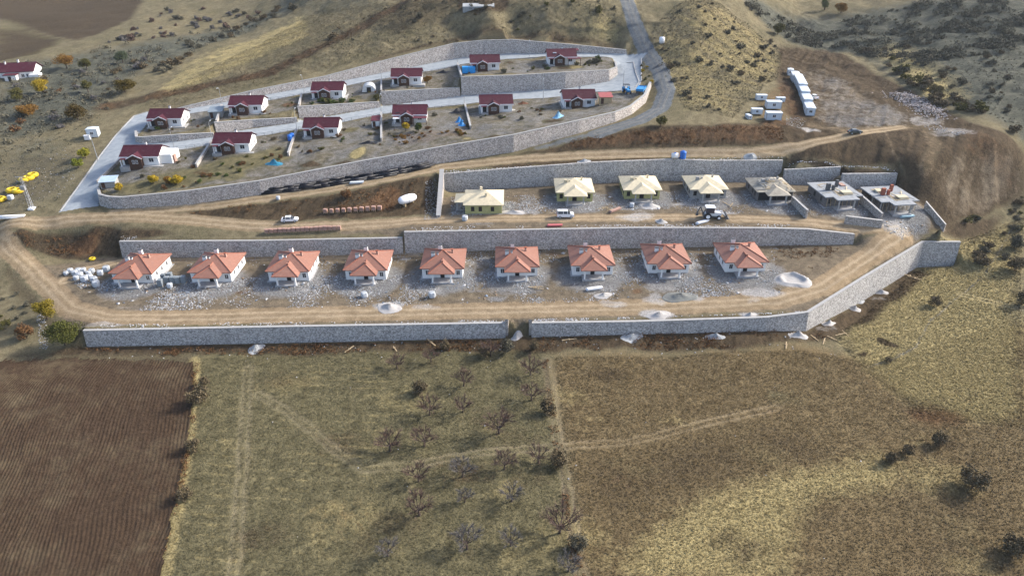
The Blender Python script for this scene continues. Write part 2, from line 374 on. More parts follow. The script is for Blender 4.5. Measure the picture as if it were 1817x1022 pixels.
put('red', zone([(1700,225),(1817,330),(1800,350),(1700,262)], 4), .4)
put('soil', zone([(0,470),(30,480),(75,530),(110,580),(90,610),(60,560),(0,490)], 2), .5)
# plots of the maroon houses: grey earth with patches of garden
plots = zone([(176,343),(216,349),(460,320),(806,256),(910,239),(1027,213),(1119,187),(1150,150),(1128,162),(1053,165),(900,180),(679,204),(526,232),(318,266),(225,285),(178,325)], 1)
put('dirt', plots, .5); put('grey', plots * (.4 + .8*fbm(XX, YY, 8, 3, 2)), .55); put('scrub', plots, .6)
pl2 = zone([(246,242),(256,242),(382,235),(386,217),(530,208),(532,189),(676,181),(678,162),(817,155),(820,136),(1002,128),(1078,124),(1088,112),(1083,103),(961,103),(819,114),(692,138),(577,160),(450,183),(330,202),(262,216)], 1)
put('dirt', pl2, .5); put('grey', pl2 * (.4 + .8*fbm(XX, YY, 8, 3, 2)), .55); put('scrub', pl2, .6)
gz_ = zone([(200,335),(330,300),(500,260),(520,280),(350,330),(220,345)], 3); A['dirt'] *= 1 - .8*gz_; A['grey'] *= 1 - .8*gz_
put('green', zone([(200,335),(330,300),(500,260),(520,280),(350,330),(220,345)], 3), .8)
put('red', zone([(690,240),(830,226),(835,240),(700,262)], 2), .5)
put('green', zone([(840,222),(960,195),(1060,190),(1090,178),(1010,212),(860,235)], 3), .5)
for i in range(60):
    u_, v_ = rngz.uniform(190, 1080), rngz.uniform(100, 345); gq = G(u_, v_)
    d_ = np.hypot((wx - gq.x) / rngz.uniform(1.5, 5), (wy - gq.y) / rngz.uniform(1.5, 5)); mk_ = (1 - sstep(.4, 1.2, d_)) * np.clip(plots + pl2, 0, 1); kk = rngz.choice(('green', 'dark', 'soil', 'red', 'dark', 'pale', 'green')); put(kk, mk_, rngz.uniform(.5, .9)); A['dirt'] *= 1 - .8*mk_; A['grey'] *= 1 - .8*mk_
# hill: earth scar above the upper wall, reddish gully, streaks
put('soil', zone([(560,150),(700,90),(820,62),(1000,60),(1110,75),(1110,88),(1000,77),(900,69),(806,75),(692,103),(577,133)], 3), .8)
put('red', track([(190,190),(340,158),(480,128),(560,90),(640,50),(720,0)], 9, 8)[0] * (.3 + fbm(XX, YY, 8, 3, 2)), .5)
put('soil', track([(190,190),(340,158),(480,128),(560,90),(640,50),(720,0)], 11, 8)[0], .75)
put('soil', zone([(640,40),(760,-10),(860,-10),(800,40),(700,70)], 6), .5)
put('soil', zone([(805,-12),(890,-12),(905,12),(870,24),(810,20)], 2), .9)
put('dark', zone([(-30,-30),(265,-30),(232,33),(136,74),(30,38),(-30,30)], 1), 1.25)
fld2 = zone([(-30,44),(30,48),(112,72),(72,98),(-30,115)], 1); put('dark', fld2, .8); put('green', fld2)
put('scrub', zone([(-30,120),(150,95),(330,60),(470,25),(520,-30),(540,-10),(420,60),(250,130),(170,200),(60,240),(-30,260)], 6), .8)
put('scrub', zone([(1280,-30),(1400,75),(1530,95),(1640,180),(1817,262),(1900,250),(1900,-30)], 6))
put('soil', zone([(1500,150),(1817,120),(1817,250),(1680,190)], 10), .25)
put('pale', zone([(1540,85),(1600,70),(1700,150),(1720,190),(1640,175)], 6), .9)
put('scrub', zone([(-30,260),(110,230),(150,300),(90,370),(-30,370)], 8), .45)
put('soil', zone([(-30,270),(140,270),(110,350),(0,380)], 8), .4)
put('pale', zone([(1150,90),(1260,0),(1380,80),(1390,130),(1300,210),(1210,200)], 6) * (.15 + .8*fbm(XX*.6+YY*.8, (YY*.6-XX*.8)*.25, 3.0, 3, 5)), .8)
put('pale', zone([(250,190),(330,110),(540,20),(560,60),(450,110),(330,160)], 6) * (.35 + .9*fbm(XX*.6-YY*.8, (YY*.6+XX*.8)*.25, 3.0, 3, 5)), .7)
put('pale', zone([(880,50),(1090,30),(1110,75),(1000,55)], 6), .7)
# roads
ZID = np.zeros((NY, NX), int)
ROADS = {1: ('dirt_road', [(0,424),(45,466),(90,511),(125,547),(190,562),(300,563),(600,556),(908,549),(1200,542),(1380,533),(1460,509),(1530,462),(1605,412)], 6.0),
         2: ('dirt_road', [(0,402),(60,395),(140,387),(230,384),(330,389),(430,399),(520,403),(620,400),(760,391),(1000,387),(1200,385),(1400,391),(1530,405),(1605,412)], 4.6),
         3: ('dirt_road', [(200,378),(254,374),(370,364),(480,350),(610,332),(720,311),(790,295),(910,283),(1053,275),(1200,272),(1340,271),(1420,259),(1500,241),(1600,226)], 3.6),
         4: ('dirt_road', [(112,500),(140,480),(212,464),(450,459),(620,455),(800,450)], 3.2),
         5: ('gravel_road', [(1106,-25),(1112,0),(1125,40),(1145,85),(1172,125),(1183,160),(1172,192),(1135,213),(1060,236)], 6.4)}
for rid, (nm, px, wd) in ROADS.items():
    L = GL(px); m, d = track(None, wd, 1.6, L)
    put('grav' if rid == 5 else 'road', m)
    rut = np.exp(-((d - .95) / .38) ** 2); put('rut', rut * m, .35 if rid == 5 else .9)
    ZID[seg_dist(L, XX, YY) < wd / 2] = rid
put('grav', track([(1060,236),(1000,250),(955,262)], 3.0, 3)[0], .7)
for px, wd, a in [([(1500,241),(1600,226),(1640,205),(1560,170),(1480,120)], 5, .3), ([(1640,215),(1660,260),(1640,300)], 5, .4), ([(1570,235),(1585,270),(1610,320)], 1.2, .5), ([(1440,222),(1500,232),(1640,225),(1700,232)], 5, .4)]:
    put('road', track(px, wd, 2.5)[0], a)
# field tracks: two ruts each
for px in ([(442,652),(434,760),(430,830),(415,1040)], [(459,699),(520,735),(600,800),(645,831),(720,826),(850,803),(992,792),(1120,783),(1261,748),(1380,722)],
           [(970,640),(985,740),(1005,850),(1035,1040)], [(1705,522),(1740,530),(1817,548)]):
    d = seg_dist(GL(px), wxs, wys); put('rut', (.35 + .9*fbm(XX, YY, 4, 2, 3)) * np.exp(-((d - .8) / .3) ** 2) + .2 * np.exp(-(d / 1.6) ** 2), .40); A['rut'] = A['rut']*1.0
put('pale', track([(972,640),(988,740),(1008,850),(1040,1040)], 1.4, 2)[0] * (.3 + fbm(XX, YY, 7, 2, 2)), .3)
put('dark', track([(966,640),(980,740),(1000,850),(1028,1040)], 1.6, 2)[0] * (.2 + 1.2*fbm(XX, YY, 5, 2, 4)), .7)
put('pale', track([(345,640),(330,800),(300,960),(285,1045)], 3.0, 3)[0], .9)
put('grey', track([(1800,400),(1745,490),(1690,535),(1650,570),(1625,615),(1580,640),(1540,650)], .6, .9)[0], .6)
put('dark', zone([(1585,572),(1620,598),(1632,606),(1600,582)], 1), 1); put('dark', zone([(1560,595),(1592,612),(1585,618),(1556,602)], 1), 1); put('dark', zone([(1515,628),(1540,620),(1536,632)], 1), .9)
# concrete roads
CONC_POLY = [(105,377),(150,316),(204,242),(238,206),(262,199),(302,196.5),(450,171),(577,148.5),(692,125.5),(806,103),(857,97.5),(910,94.5),(1009,93.5),(1111,94.5),(1150,93),(1140,104),(1138,143),(1130,160),(1103,161),(1053,164),(964,175),(900,178),(844,183),(755,192),(679,203),(615,216),(526,231),(450,243),(318,266),(252,264),(239,259),(214,284),(177,325),(174,366)]
CONC_HOLE = [[(243,246),(256,254),(382,242),(384,237),(528,217),(531,212),(675,190),(677,187),(817,170),(819,169),(910,162),(1002,157),(1078,144),(1094,133),(1092,116),(1088,104),(1040,102),(961,101),(900,105.5),(819,115),(692,138.5),(623,151),(577,160.5),(450,183),(330,203),(262,219),(244,240)]]
cm = zone(CONC_POLY, 0, True)
for h in CONC_HOLE: cm = cm * (1 - zone(h, 0, True))
ZID[cm > .5] = 6
cb = cm.copy(); A['conc'] = np.maximum(A['conc'], cb)
for k in ('soil', 'dirt', 'red', 'grey', 'green', 'dark', 'road', 'scrub', 'rut'): A[k] *= (1 - cb)
isl = zone([(1110,112),(1124,111),(1136,148),(1126,156)], 1); put('rut', isl, .25)
zf = zone([(-30,-30),(265,-30),(232,33),(136,74),(30,38),(-30,30)], 0) > .5; ZID[zf] = 7
zf = zone([(-30,44),(30,48),(112,72),(72,98),(-30,115)], 0) > .5; ZID[zf] = 8
ZID[(zone([(352,634),(600,626),(956,622),(972,700),(1005,860),(1035,1060),(280,1060),(310,900),(340,760)], 0) > .5) & (ZID == 0)] = 9
ZID[(zone([(985,632),(1200,630),(1430,618),(1560,645),(1500,720),(1817,1000),(1817,1060),(1045,1050),(1010,860)], 0) > .5) & (ZID == 0)] = 10

# rubble-grey patches round the houses of the building sites and pale lime spills
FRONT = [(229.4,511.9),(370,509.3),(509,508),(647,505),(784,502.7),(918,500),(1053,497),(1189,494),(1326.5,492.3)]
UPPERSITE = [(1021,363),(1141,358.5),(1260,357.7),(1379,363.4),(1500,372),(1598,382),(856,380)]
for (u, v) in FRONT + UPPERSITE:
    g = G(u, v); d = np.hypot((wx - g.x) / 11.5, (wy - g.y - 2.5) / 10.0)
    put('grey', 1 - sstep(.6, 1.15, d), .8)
for i in range(70):
    u_, v_ = (rngz.uniform(150, 1380), rngz.uniform(512, 535)) if i < 40 else ((rngz.uniform(260, 1380), rngz.uniform(445, 470)) if i < 52 else (rngz.uniform(800, 1560), rngz.uniform(350, 382)))
    gq = G(u_, v_); d_ = np.hypot((wx - gq.x) / rngz.uniform(1.5, 4.5), (wy - gq.y) / rngz.uniform(.8, 2.0)); put(rngz.choice(('white', 'white', 'grey', 'soil', 'red')), 1 - sstep(.3, 1.3, d_), rngz.uniform(.35, .75))
for (u, v, rx, ry, a) in [(1400,497,5,3,1),(1350,520,7,2.5,.8),(690,545,5,3,.9),(760,548,5,1.6,.5),(1170,557,5,2.2,.9),(1090,540,6,2.5,.6),(1330,558,2.5,1.5,.9),(930,377,5,2.5,.6),(1000,376,5,2,.4),(1130,384,7,3,.7),(1585,400,6,4,.7),(1640,215,8,6,.5),(1690,235,10,5,.5),(1440,232,5,3,.7),(860,468,6,4,.5),(1210,470,6,4,.6),(1290,460,6,4,.5),(630,475,4,5,.4),(260,545,9,2,.35),(180,577,8,1.5,.5),(130,480,6,3,.3),(1130,600,3,2,.3),(455,622,2,2,.3),(1560,530,3,2,.4),(1465,585,3,2,.4),(330,460,8,2,.2),(770,515,4,2,.5),(500,512,6,2,.3),(450,545,10,2,.2),(1180,510,8,3,.35),(1060,515,8,3,.35)]:
    g = G(u, v); d = np.hypot((wx - g.x) / rx, (wy - g.y) / ry)
    put('white', 1 - sstep(.45, 1.2, d), a)
# keep roads clean-ish
A['grey'] *= (1 - .7 * A['road']); A['soil'] *= (1 - .8 * np.maximum(A['road'], A['grav'])); A['red'] *= (1 - .8 * np.maximum(A['road'], A['grav']))

# ------------------------------------------------------------------ relief
smooth = np.clip(np.maximum.reduce([A['road'], A['conc'], A['grav'], near]), 0, 1)
rough_amt = .10 + .25 * A['dirt'] + .55 * A['soil'] + .9 * A['scrub'] + .0 * A['field']
hill = sstep(205, 330, YY) * (1 - np.clip(plots + pl2 + A['dirt'], 0, 1))
rough_amt = rough_amt + hill * .8
rel = (fbm(XX, YY, 7, 5, 3) - .5) * 2.0 * rough_amt + (fbm(XX, YY, 45, 3, 8) - .5) * 3.5 * hill * sstep(300, 360, YY)
# erosion rills on cut banks and on the spoil slope
q = XX * .86 - YY * .5
rel += (fbm(q, YY * .12 + XX * .07, 1.6, 3, 4) - .5) * 1.0 * A['soil'] * (1 - A['road'])
H = H + rel * (1 - smooth) - .05 * A['rut'] * (A['road'] + A['green'] + A['field'])
# plough furrows belong to the ploughed field only; keep the sheet under it low
PL_PIX = [(-60,1060),(-60,640),(120,636),(250,638),(346,641),(338,760),(318,860),(300,950),(278,1060)]
PLOUGH = [(p.x, p.y) for p in GL(PL_PIX)]
pm = inpoly(PLOUGH, XX, YY); H = H - .35 * blur(pm.astype(float), 2) * pm

# ------------------------------------------------------------------ ground material
g = NT('ground'); att = {}
for k in A:
    nd = g.n('Attribute', attribute_name=k); att[k] = nd.outputs['Fac']
n1 = g.noise(.06, 3, .65); n2 = g.noise(.45, 4, .7); n3 = g.noise(2.2, 3, .75); n4 = g.noise(9, 2, .75); n5 = g.noise(1.1, 3, .7, g.pos((1, .35, 1), (0, 0, .5)))
def two(f, a, b, lo=.35, hi=.65): return g.mix(g.ramp(f, [(lo, (0,0,0)), (hi, (1,1,1))]), a, b)
def edge(k, amt=.9):                       # break the edge of a zone with noise
    e = g.math('ADD', att[k], g.math('MULTIPLY', g.math('SUBTRACT', n2, .5), .9))
    e = g.math('MULTIPLY', g.ramp(e, [(.28, (0,0,0)), (.72, (1,1,1))]), amt, True)
    return g.math('MULTIPLY', e, g.ramp(att[k], [(.0, (0,0,0)), (.12, (1,1,1))]))
c = two(n2, (.165, .138, .082), (.280, .238, .142))
c = g.mix(g.math('MULTIPLY', g.ramp(n1, [(.42, (0,0,0)), (.62, (1,1,1))]), .6), c, two(n3, (.105, .096, .056), (.185, .165, .095)))
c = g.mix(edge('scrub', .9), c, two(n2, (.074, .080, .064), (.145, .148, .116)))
c = g.mix(edge('field', 1), c, two(n2, (.145, .106, .054), (.255, .194, .104), .3, .7))
c = g.mix(edge('green', 1), c, two(n2, (.118, .106, .058), (.232, .202, .110), .3, .7))
c = g.mix(edge('pale', .85), c, two(n3, (.315, .252, .112), (.500, .412, .200)))
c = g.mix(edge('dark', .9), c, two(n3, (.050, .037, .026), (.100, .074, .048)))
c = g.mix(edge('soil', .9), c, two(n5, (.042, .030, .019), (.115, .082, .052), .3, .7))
c = g.mix(edge('dirt', .95), c, two(n2, (.130, .104, .074), (.270, .218, .150), .3, .7))
c = g.mix(edge('red', .75), c, two(n5, (.105, .052, .026), (.225, .130, .068)))
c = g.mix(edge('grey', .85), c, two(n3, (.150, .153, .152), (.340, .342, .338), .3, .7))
c = g.mix(edge('road', .85), c, two(n2, (.235, .170, .100), (.400, .300, .185), .3, .7))
c = g.mix(edge('grav', .95), c, two(n2, (.130, .146, .156), (.225, .245, .255), .3, .7))
c = g.mix(edge('white', .9), c, two(n3, (.330, .318, .300), (.500, .485, .460)))
c = g.mix(g.math('MULTIPLY', att['rut'], g.math('ADD', .28, g.math('MULTIPLY', n2, .5)), True), c, (.56, .455, .305))
c = g.mix(att['conc'], c, two(n2, (.262, .290, .306), (.345, .374, .390)))
sp = g.ramp(n4, [(.28, (.55,.55,.55)), (.5, (1,1,1)), (.72, (1.0,1.0,1.0))])
c = g.mix(g.math('SUBTRACT', 1, g.math('MULTIPLY', att['conc'], .8)), c, sp, 'MULTIPLY')
sp3 = g.ramp(n3, [(.25, (.66,.66,.66)), (.7, (1,1,1))])
c = g.mix(g.math('SUBTRACT', .9, g.math('MULTIPLY', att['conc'], .8)), c, sp3, 'MULTIPLY')
ri = g.n('NewGeometry').outputs['Random Per Island']
c = g.mix(att['tuft'], c, g.ramp(ri, [(0, (.84,.84,.84)), (1, (1.0,1.0,1.0))]), 'MULTIPLY')
hb = g.math('ADD', g.math('MULTIPLY', n3, .6), g.math('MULTIPLY', n4, .35))
bs = g.math('MULTIPLY', hb, g.math('SUBTRACT', 1, g.math('ADD', g.math('MULTIPLY', att['conc'], .97), g.math('MULTIPLY', att['road'], .6), True)))
g.bump(bs, 1.0, .55)
g.b.inputs['Specular IOR Level'].default_value = .03; GROUND = g.col(c)

# ------------------------------------------------------------------ split the sheet into ground, roads and fields
zc = ZID
def face_zone():
    z = zc[:-1, :-1].copy(); return z
FZ = face_zone()
idx = np.arange(NX * NY).reshape(NY, NX)
quads = np.stack([idx[:-1, :-1], idx[:-1, 1:], idx[1:, 1:], idx[1:, :-1]], -1).reshape(-1, 4)
FZ = FZ.reshape(-1)
VX = np.stack([XX.ravel(), YY.ravel(), H.ravel()], 1)
gy, gx = np.gradient(H, GY, GX)
NRM = np.stack([-gx.ravel(), -gy.ravel(), np.ones(NX * NY)], 1); NRM /= np.linalg.norm(NRM, axis=1)[:, None]
def np_mesh(name, verts, faces):
    me = bpy.data.meshes.new(name); n = len(faces); k = faces.shape[1]
    me.vertices.add(len(verts)); me.vertices.foreach_set('co', np.ascontiguousarray(verts, dtype=np.float32).ravel())
    me.loops.add(n * k); me.loops.foreach_set('vertex_index', faces.astype(np.int32).ravel())
    me.polygons.add(n); me.polygons.foreach_set('loop_start', np.arange(0, n * k, k, dtype=np.int32))
    me.update(calc_edges=True); return me
def link(name, me, mat=None, parent=None):
    o = bpy.data.objects.new(name, me); COL.objects.link(o)
    if mat and me is not None and not me.materials: me.materials.append(mat)
    if parent: o.parent = parent
    return o
def sheet(name, zid):
    f = quads[np.isin(FZ, zid)]
    u, inv = np.unique(f, return_inverse=True); f = inv.reshape(-1, 4)
    me = np_mesh(name, VX[u], f)
    me.polygons.foreach_set('use_smooth', np.ones(len(f), bool))
    for k, a in A.items():
        at = me.attributes.new(k, 'FLOAT', 'POINT'); at.data.foreach_set('value', a.ravel()[u].astype(np.float32))
    me.normals_split_custom_set_from_vertices(NRM[u].astype(np.float32))
    o = link(name, me, GROUND); o['kind'] = 'structure'; return o
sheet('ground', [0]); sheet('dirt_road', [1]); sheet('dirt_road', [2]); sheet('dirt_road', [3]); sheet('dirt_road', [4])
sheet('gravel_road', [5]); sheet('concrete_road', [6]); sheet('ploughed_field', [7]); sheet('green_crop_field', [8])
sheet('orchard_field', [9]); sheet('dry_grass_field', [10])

# ploughed field in the foreground, furrow by furrow
fd = Vector((-18, 59)).normalized(); fn = Vector((fd.y, -fd.x))
ss = np.arange(-190, 20, .16); ts = np.arange(40, 190, .6)
o0 = G(345, 641)
S, T = np.meshgrid(ss, ts)
bend = (fbm(S, T, 34, 3, 3) - .5) * 7 + np.maximum(0, T - 122)**2 * .012
FXp = o0.x + fn.x * (S + bend) + fd.x * (T - 135); FYp = o0.y + fn.y * (S + bend) + fd.y * (T - 135)
prof = np.sin(S / .64 * 2 * math.pi)
fz = height(FXp, FYp) + .36 + .046 * prof * (.2 + 1.5 * fbm(FXp, FYp, 5, 2, 4)) + (fbm(FXp, FYp, .9, 2, 9) - .5) * .22
inp = inpoly(PLOUGH, FXp + (fbm(FXp, FYp, 1.6, 3, 7) - .5) * 1.2, FYp + (fbm(FXp, FYp, 2.2, 3, 8) - .5) * 1.4)
jj, ii = np.where(inp[:-1, :-1] & inp[1:, 1:])
nS = len(ss); ids = np.stack([jj*nS+ii, jj*nS+ii+1, (jj+1)*nS+ii+1, (jj+1)*nS+ii], 1)
uu, inv = np.unique(ids, return_inverse=True)
me = np_mesh('ploughed_field', np.stack([FXp.ravel(), FYp.ravel(), fz.ravel()], 1)[uu], inv.reshape(-1, 4))
me.polygons.foreach_set('use_smooth', np.ones(len(ids), bool))
pt = NT('ploughed_soil'); a1 = pt.noise(.05, 5, .7); a2 = pt.noise(1.5, 6, .75); a3 = pt.noise(.25, 5, .7)
k = pt.mix(pt.ramp(a2, [(.3, (0,0,0)), (.7, (1,1,1))]), (.029, .019, .012), (.078, .052, .033))
k = pt.mix(pt.math('MULTIPLY', pt.ramp(a1, [(.44, (0,0,0)), (.60, (1,1,1))]), pt.ramp(a3, [(.4, (0,0,0)), (.75, (.75,.75,.75))])), k, (.135, .108, .066))
pt.b.inputs['Specular IOR Level'].default_value = .03; pt.bump(a2, .8, .25); PSOIL = pt.col(k)
o = link('ploughed_field', me, PSOIL); o['kind'] = 'structure'
# ------------------------------------------------------------------ mesh builder
class MB:
    def __init__(s): s.v = []; s.f = []; s.uv = None
    def add(s, vs, fs):
        b = len(s.v); s.v += [tuple(p) for p in vs]; s.f += [tuple(b + i for i in f) for f in fs]; return s
    def box(s, x0, x1, y0, y1, z0, z1):
        return s.add([(x0,y0,z0),(x1,y0,z0),(x1,y1,z0),(x0,y1,z0),(x0,y0,z1),(x1,y0,z1),(x1,y1,z1),(x0,y1,z1)],
                     [(0,3,2,1),(4,5,6,7),(0,1,5,4),(1,2,6,5),(2,3,7,6),(3,0,4,7)])
    def prism(s, prof, x0, x1, ax='x'):
        """profile points (a, z) swept along x (a = y) or along y (a = x)"""
        n = len(prof); vs = []
        for t in (x0, x1): vs += [(t, a, z) if ax == 'x' else (a, t, z) for a, z in prof]
        fs = [tuple(range(n))[::-1], tuple(range(n, 2*n))] + [(i, (i+1) % n, n + (i+1) % n, n + i) for i in range(n)]
        return s.add(vs, fs)
    def tube(s, a, b, r0, r1=None, n=8):
        a = Vector(a); b = Vector(b); r1 = r0 if r1 is None else r1; d = (b - a).normalized()
        q = d.to_track_quat('Z', 'Y'); vs = []
        for c, r in ((a, r0), (b, r1)):
            for i in range(n):
                t = 2 * math.pi * i / n; vs.append(tuple(c + q @ Vector((math.cos(t) * r, math.sin(t) * r, 0))))
        return s.add(vs, [(i, (i+1) % n, n + (i+1) % n, n + i) for i in range(n)] + [tuple(range(n))[::-1], tuple(range(n, 2*n))])
    def lathe(s, prof, n=10, c=(0,0,0)):
        vs = []; m = len(prof)
        for r, z in prof:
            for i in range(n):
                t = 2 * math.pi * i / n; vs.append((c[0] + r * math.cos(t), c[1] + r * math.sin(t), c[2] + z))
        fs = [(k*n+i, k*n+(i+1) % n, (k+1)*n+(i+1) % n, (k+1)*n+i) for k in range(m-1) for i in range(n)]
        fs += [tuple(range(n))[::-1], tuple(range((m-1)*n, m*n))]
        return s.add(vs, fs)
    def ring(s, R0, r, n=14, m=6, c=(0,0,0)):
        vs = []; 
        for i in range(n):
            t = 2*math.pi*i/n
            for j in range(m):
                p = 2*math.pi*j/m; k = R0 + r*math.cos(p); vs.append((c[0]+k*math.cos(t), c[1]+k*math.sin(t), c[2]+r*math.sin(p)))
        return s.add(vs, [(i*m+j, ((i+1) % n)*m+j, ((i+1) % n)*m+(j+1) % m, i*m+(j+1) % m) for i in range(n) for j in range(m)])
    def move(s, dx=0, dy=0, dz=0, rz=0, k=1.0):
        c, n = math.cos(rz), math.sin(rz)
        s.v = [((x*c - y*n)*k + dx, (x*n + y*c)*k + dy, z*k + dz) for x, y, z in s.v]; return s
    def join(s, o): return s.add(o.v, o.f)
    def mesh(s, name, smooth=False, fix=True):
        me = bpy.data.meshes.new(name); me.from_pydata(s.v, [], s.f)
        if fix:
            bm = bmesh.new(); bm.from_mesh(me); bmesh.ops.recalc_face_normals(bm, faces=bm.faces); bm.to_mesh(me); bm.free()
        if smooth:
            for p in me.polygons: p.use_smooth = True
        me.update(); return me
    def build(s, name, mat, parent=None, smooth=False):
        return link(name, s.mesh(name, smooth), mat, parent)
def tag(o, label, cat, group=None):
    o['label'] = label; o['category'] = cat
    if group: o['group'] = group
    return o
def empty(name, loc=(0,0,0), rz=0.0, label=None, cat=None, group=None, scale=None):
    o = bpy.data.objects.new(name, None); COL.objects.link(o); o.location = loc; o.rotation_euler = (0, 0, rz); o.empty_display_size = .3
    if scale: o.scale = scale if hasattr(scale, '__len__') else (scale,) * 3
    if label: tag(o, label, cat, group)
    return o
KIDS = {}
def copy_tree(o, parent=None, kids=None):
    c = o.copy(); COL.objects.link(c); c.parent = parent
    for ch in kidsof(o): copy_tree(ch, c)
    return c
def kidsof(o):
    if o.name not in KIDS: KIDS[o.name] = list(o.children)
    return KIDS[o.name]
def clone(proto, loc, rz, label, group=None, scale=None):
    if not proto.get('_used'): o = proto; proto['_used'] = 1; kidsof(proto)
    else: o = copy_tree(proto)
    if '_used' in o and o is not proto: del o['_used']
    o.location = loc; o.rotation_euler = (0, 0, rz); o['label'] = label
    if group: o['group'] = group
    if scale: o.scale = scale if hasattr(scale, '__len__') else (scale,) * 3
    return o
PROTOS = []

# ------------------------------------------------------------------ materials
def stone_mat(name, base, tint):
    t = NT(name); uvn = t.n('UVMap'); uvn.uv_map = 'UVMap'
    ve = t.n('TexVoronoi', voronoi_dimensions='2D', feature='DISTANCE_TO_EDGE'); ve.inputs['Scale'].default_value = 3.5
    vc = t.n('TexVoronoi', voronoi_dimensions='2D', feature='F1'); vc.inputs['Scale'].default_value = 3.5
    mp = t.n('Mapping'); mp.inputs['Scale'].default_value = (1.0, 1.2, 1); t.l(uvn.outputs[0], mp.inputs[0])
    for k in (ve, vc): t.l(mp.outputs[0], k.inputs['Vector']); k.inputs['Randomness'].default_value = .85
    sep = t.n('SeparateColor'); t.l(vc.outputs['Color'], sep.inputs[0])
    c = t.mix(t.ramp(sep.outputs[0], [(.15, (0,0,0)), (.95, (1,1,1))]), tuple(x * .46 for x in base), tuple(min(.80, x * 1.7) for x in base))
    c = t.mix(t.math('MULTIPLY', sep.outputs[1], .4), c, tint)
    big = t.noise(.12, 3, .6)
    c = t.mix(t.ramp(big, [(.35, (0,0,0)), (.7, (.3,.3,.3))]), c, tuple(x * .8 for x in base))
    f = t.noise(6, 2); c = t.mix(t.math('MULTIPLY', f, .35), c, tuple(x * .6 for x in base))
    mp2 = t.n('Mapping'); mp2.inputs['Scale'].default_value = (.55, .05, 1); t.l(uvn.outputs[0], mp2.inputs[0])
    dk = t.noise(1.0, 4, .7, mp2.outputs[0]); c = t.mix(t.ramp(dk, [(.5, (0,0,0)), (.75, (.32,.32,.32))]), c, (.15, .14, .13))
    mo = t.ramp(ve.outputs['Distance'], [(.02, (1,1,1)), (.09, (0,0,0))])
    c = t.mix(t.math('MULTIPLY', mo, .65), c, (.16, .155, .15))
    t.bump(t.math('MULTIPLY', t.ramp(ve.outputs['Distance'], [(0, (0,0,0)), (.18, (1,1,1))]), 1.0), .6, .08)
    return t.col(c)
STONE = stone_mat('rubble_stone', (.45, .42, .385), (.48, .39, .34))
STONE2 = stone_mat('blue_grey_stone', (.44, .43, .41), (.47, .44, .40))
CONC = simple('pale_concrete', (.34, .335, .32), .85, .15, 1.5, bump=.2)
PLASTER = simple('white_plaster', (.74, .735, .72), .85, .08, .6)
PLAST2 = simple('grey_screed', (.36, .36, .36), .9, .2, 1.2)
BLACK = simple('dark_opening', (.02, .02, .022), .6, .2)
FRAME = simple('white_window_frame', (.75, .75, .76), .5, .05)
gl = NT('window_glass'); gl.rough(.12); gl.b.inputs['Specular IOR Level'].default_value = .6
GLASS = gl.col(gl.mix(gl.noise(.7, 2), (.018, .022, .028), (.06, .07, .085)))
def tile_mat(name, a, b, dz=.125):
    t = NT(name); t.rough(.75); sp = t.n('SeparateXYZ'); t.l(t.pos(), sp.inputs[0])
    row = t.math('FRACT', t.math('DIVIDE', sp.outputs[2], dz))
    n = t.noise(1.3, 4, .7); n2 = t.noise(14, 2)
    c = t.mix(t.ramp(n, [(.3, (0,0,0)), (.7, (1,1,1))]), a, b)
    c = t.mix(t.math('MULTIPLY', n2, .45), c, tuple(x * .55 for x in a))
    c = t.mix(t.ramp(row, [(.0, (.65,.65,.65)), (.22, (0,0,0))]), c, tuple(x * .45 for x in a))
    oi = t.n('ObjectInfo'); st = t.noise(.45, 3, .6, None, 1.0)
    c = t.mix(t.math('MULTIPLY', oi.outputs['Random'], .4), c, tuple(x * .62 for x in a))
    c = t.mix(t.ramp(st, [(.5, (0,0,0)), (.75, (.45,.45,.45))]), c, tuple(.5 * x + .06 for x in a))
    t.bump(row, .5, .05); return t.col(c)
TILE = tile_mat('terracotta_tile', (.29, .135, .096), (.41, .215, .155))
RIDGE = simple('ridge_tile', (.30, .11, .07), .8, .2, 2)
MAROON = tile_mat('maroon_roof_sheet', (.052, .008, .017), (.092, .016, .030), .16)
MAROON_R = simple('maroon_ridge', (.10, .02, .03), .7, .15, 2)
BROWN = simple('dark_brown_boards', (.070, .036, .024), .8, .3, 3)
PLY = simple('bare_plywood', (.56, .49, .34), .85, .14, 1.1)
WPLY = simple('weathered_plywood', (.33, .30, .24), .9, .35, .8)
INSUL = simple('yellow_green_board', (.40, .38, .17), .9, .2, 1.0)
BLOCK = simple('grey_block_wall', (.30, .30, .29), .9, .2, 2.0, bump=.3)
SLAB = simple('wet_concrete_slab', (.27, .285, .295), .8, .25, .7)
DBLOCK = simple('dark_block_wall', (.15, .145, .14), .9, .3, 1.0, bump=.3)
BRICKC = simple('red_brick', (.30, .10, .06), .9, .2, 3)
WOOD = simple('sawn_timber', (.42, .32, .19), .85, .25, 2)
WHITE = simple('white_sheet', (.78, .79, .80), .6, .06, 1)
STEELW = simple('white_painted_steel', (.56, .61, .65), .45, .07, .8)
BLUEP = simple('blue_plastic', (.02, .14, .50), .45, .15, 2)
TARP = simple('blue_tarpaulin', (.03, .24, .55), .5, .25, 1.4, bump=.6)
YELLOW = simple('yellow_pipe', (.62, .44, .02), .5, .15, 3)
BLKPIPE = simple('black_pipe', (.018, .019, .024), .45, .3, 2)
RUBBER = simple('tyre_rubber', (.02, .02, .02), .9, .2, 4)
STEEL = simple('galvanised_steel', (.40, .41, .42), .45, .1, 2, metal=.6)
DSTEEL = simple('dark_steel', (.08, .085, .09), .5, .2, 2)
CARW = simple('white_car_paint', (.75, .76, .77), .25, .03, 1, spec=.6)
CARD = simple('dark_green_car_paint', (.03, .045, .04), .25, .05, 1, spec=.6)
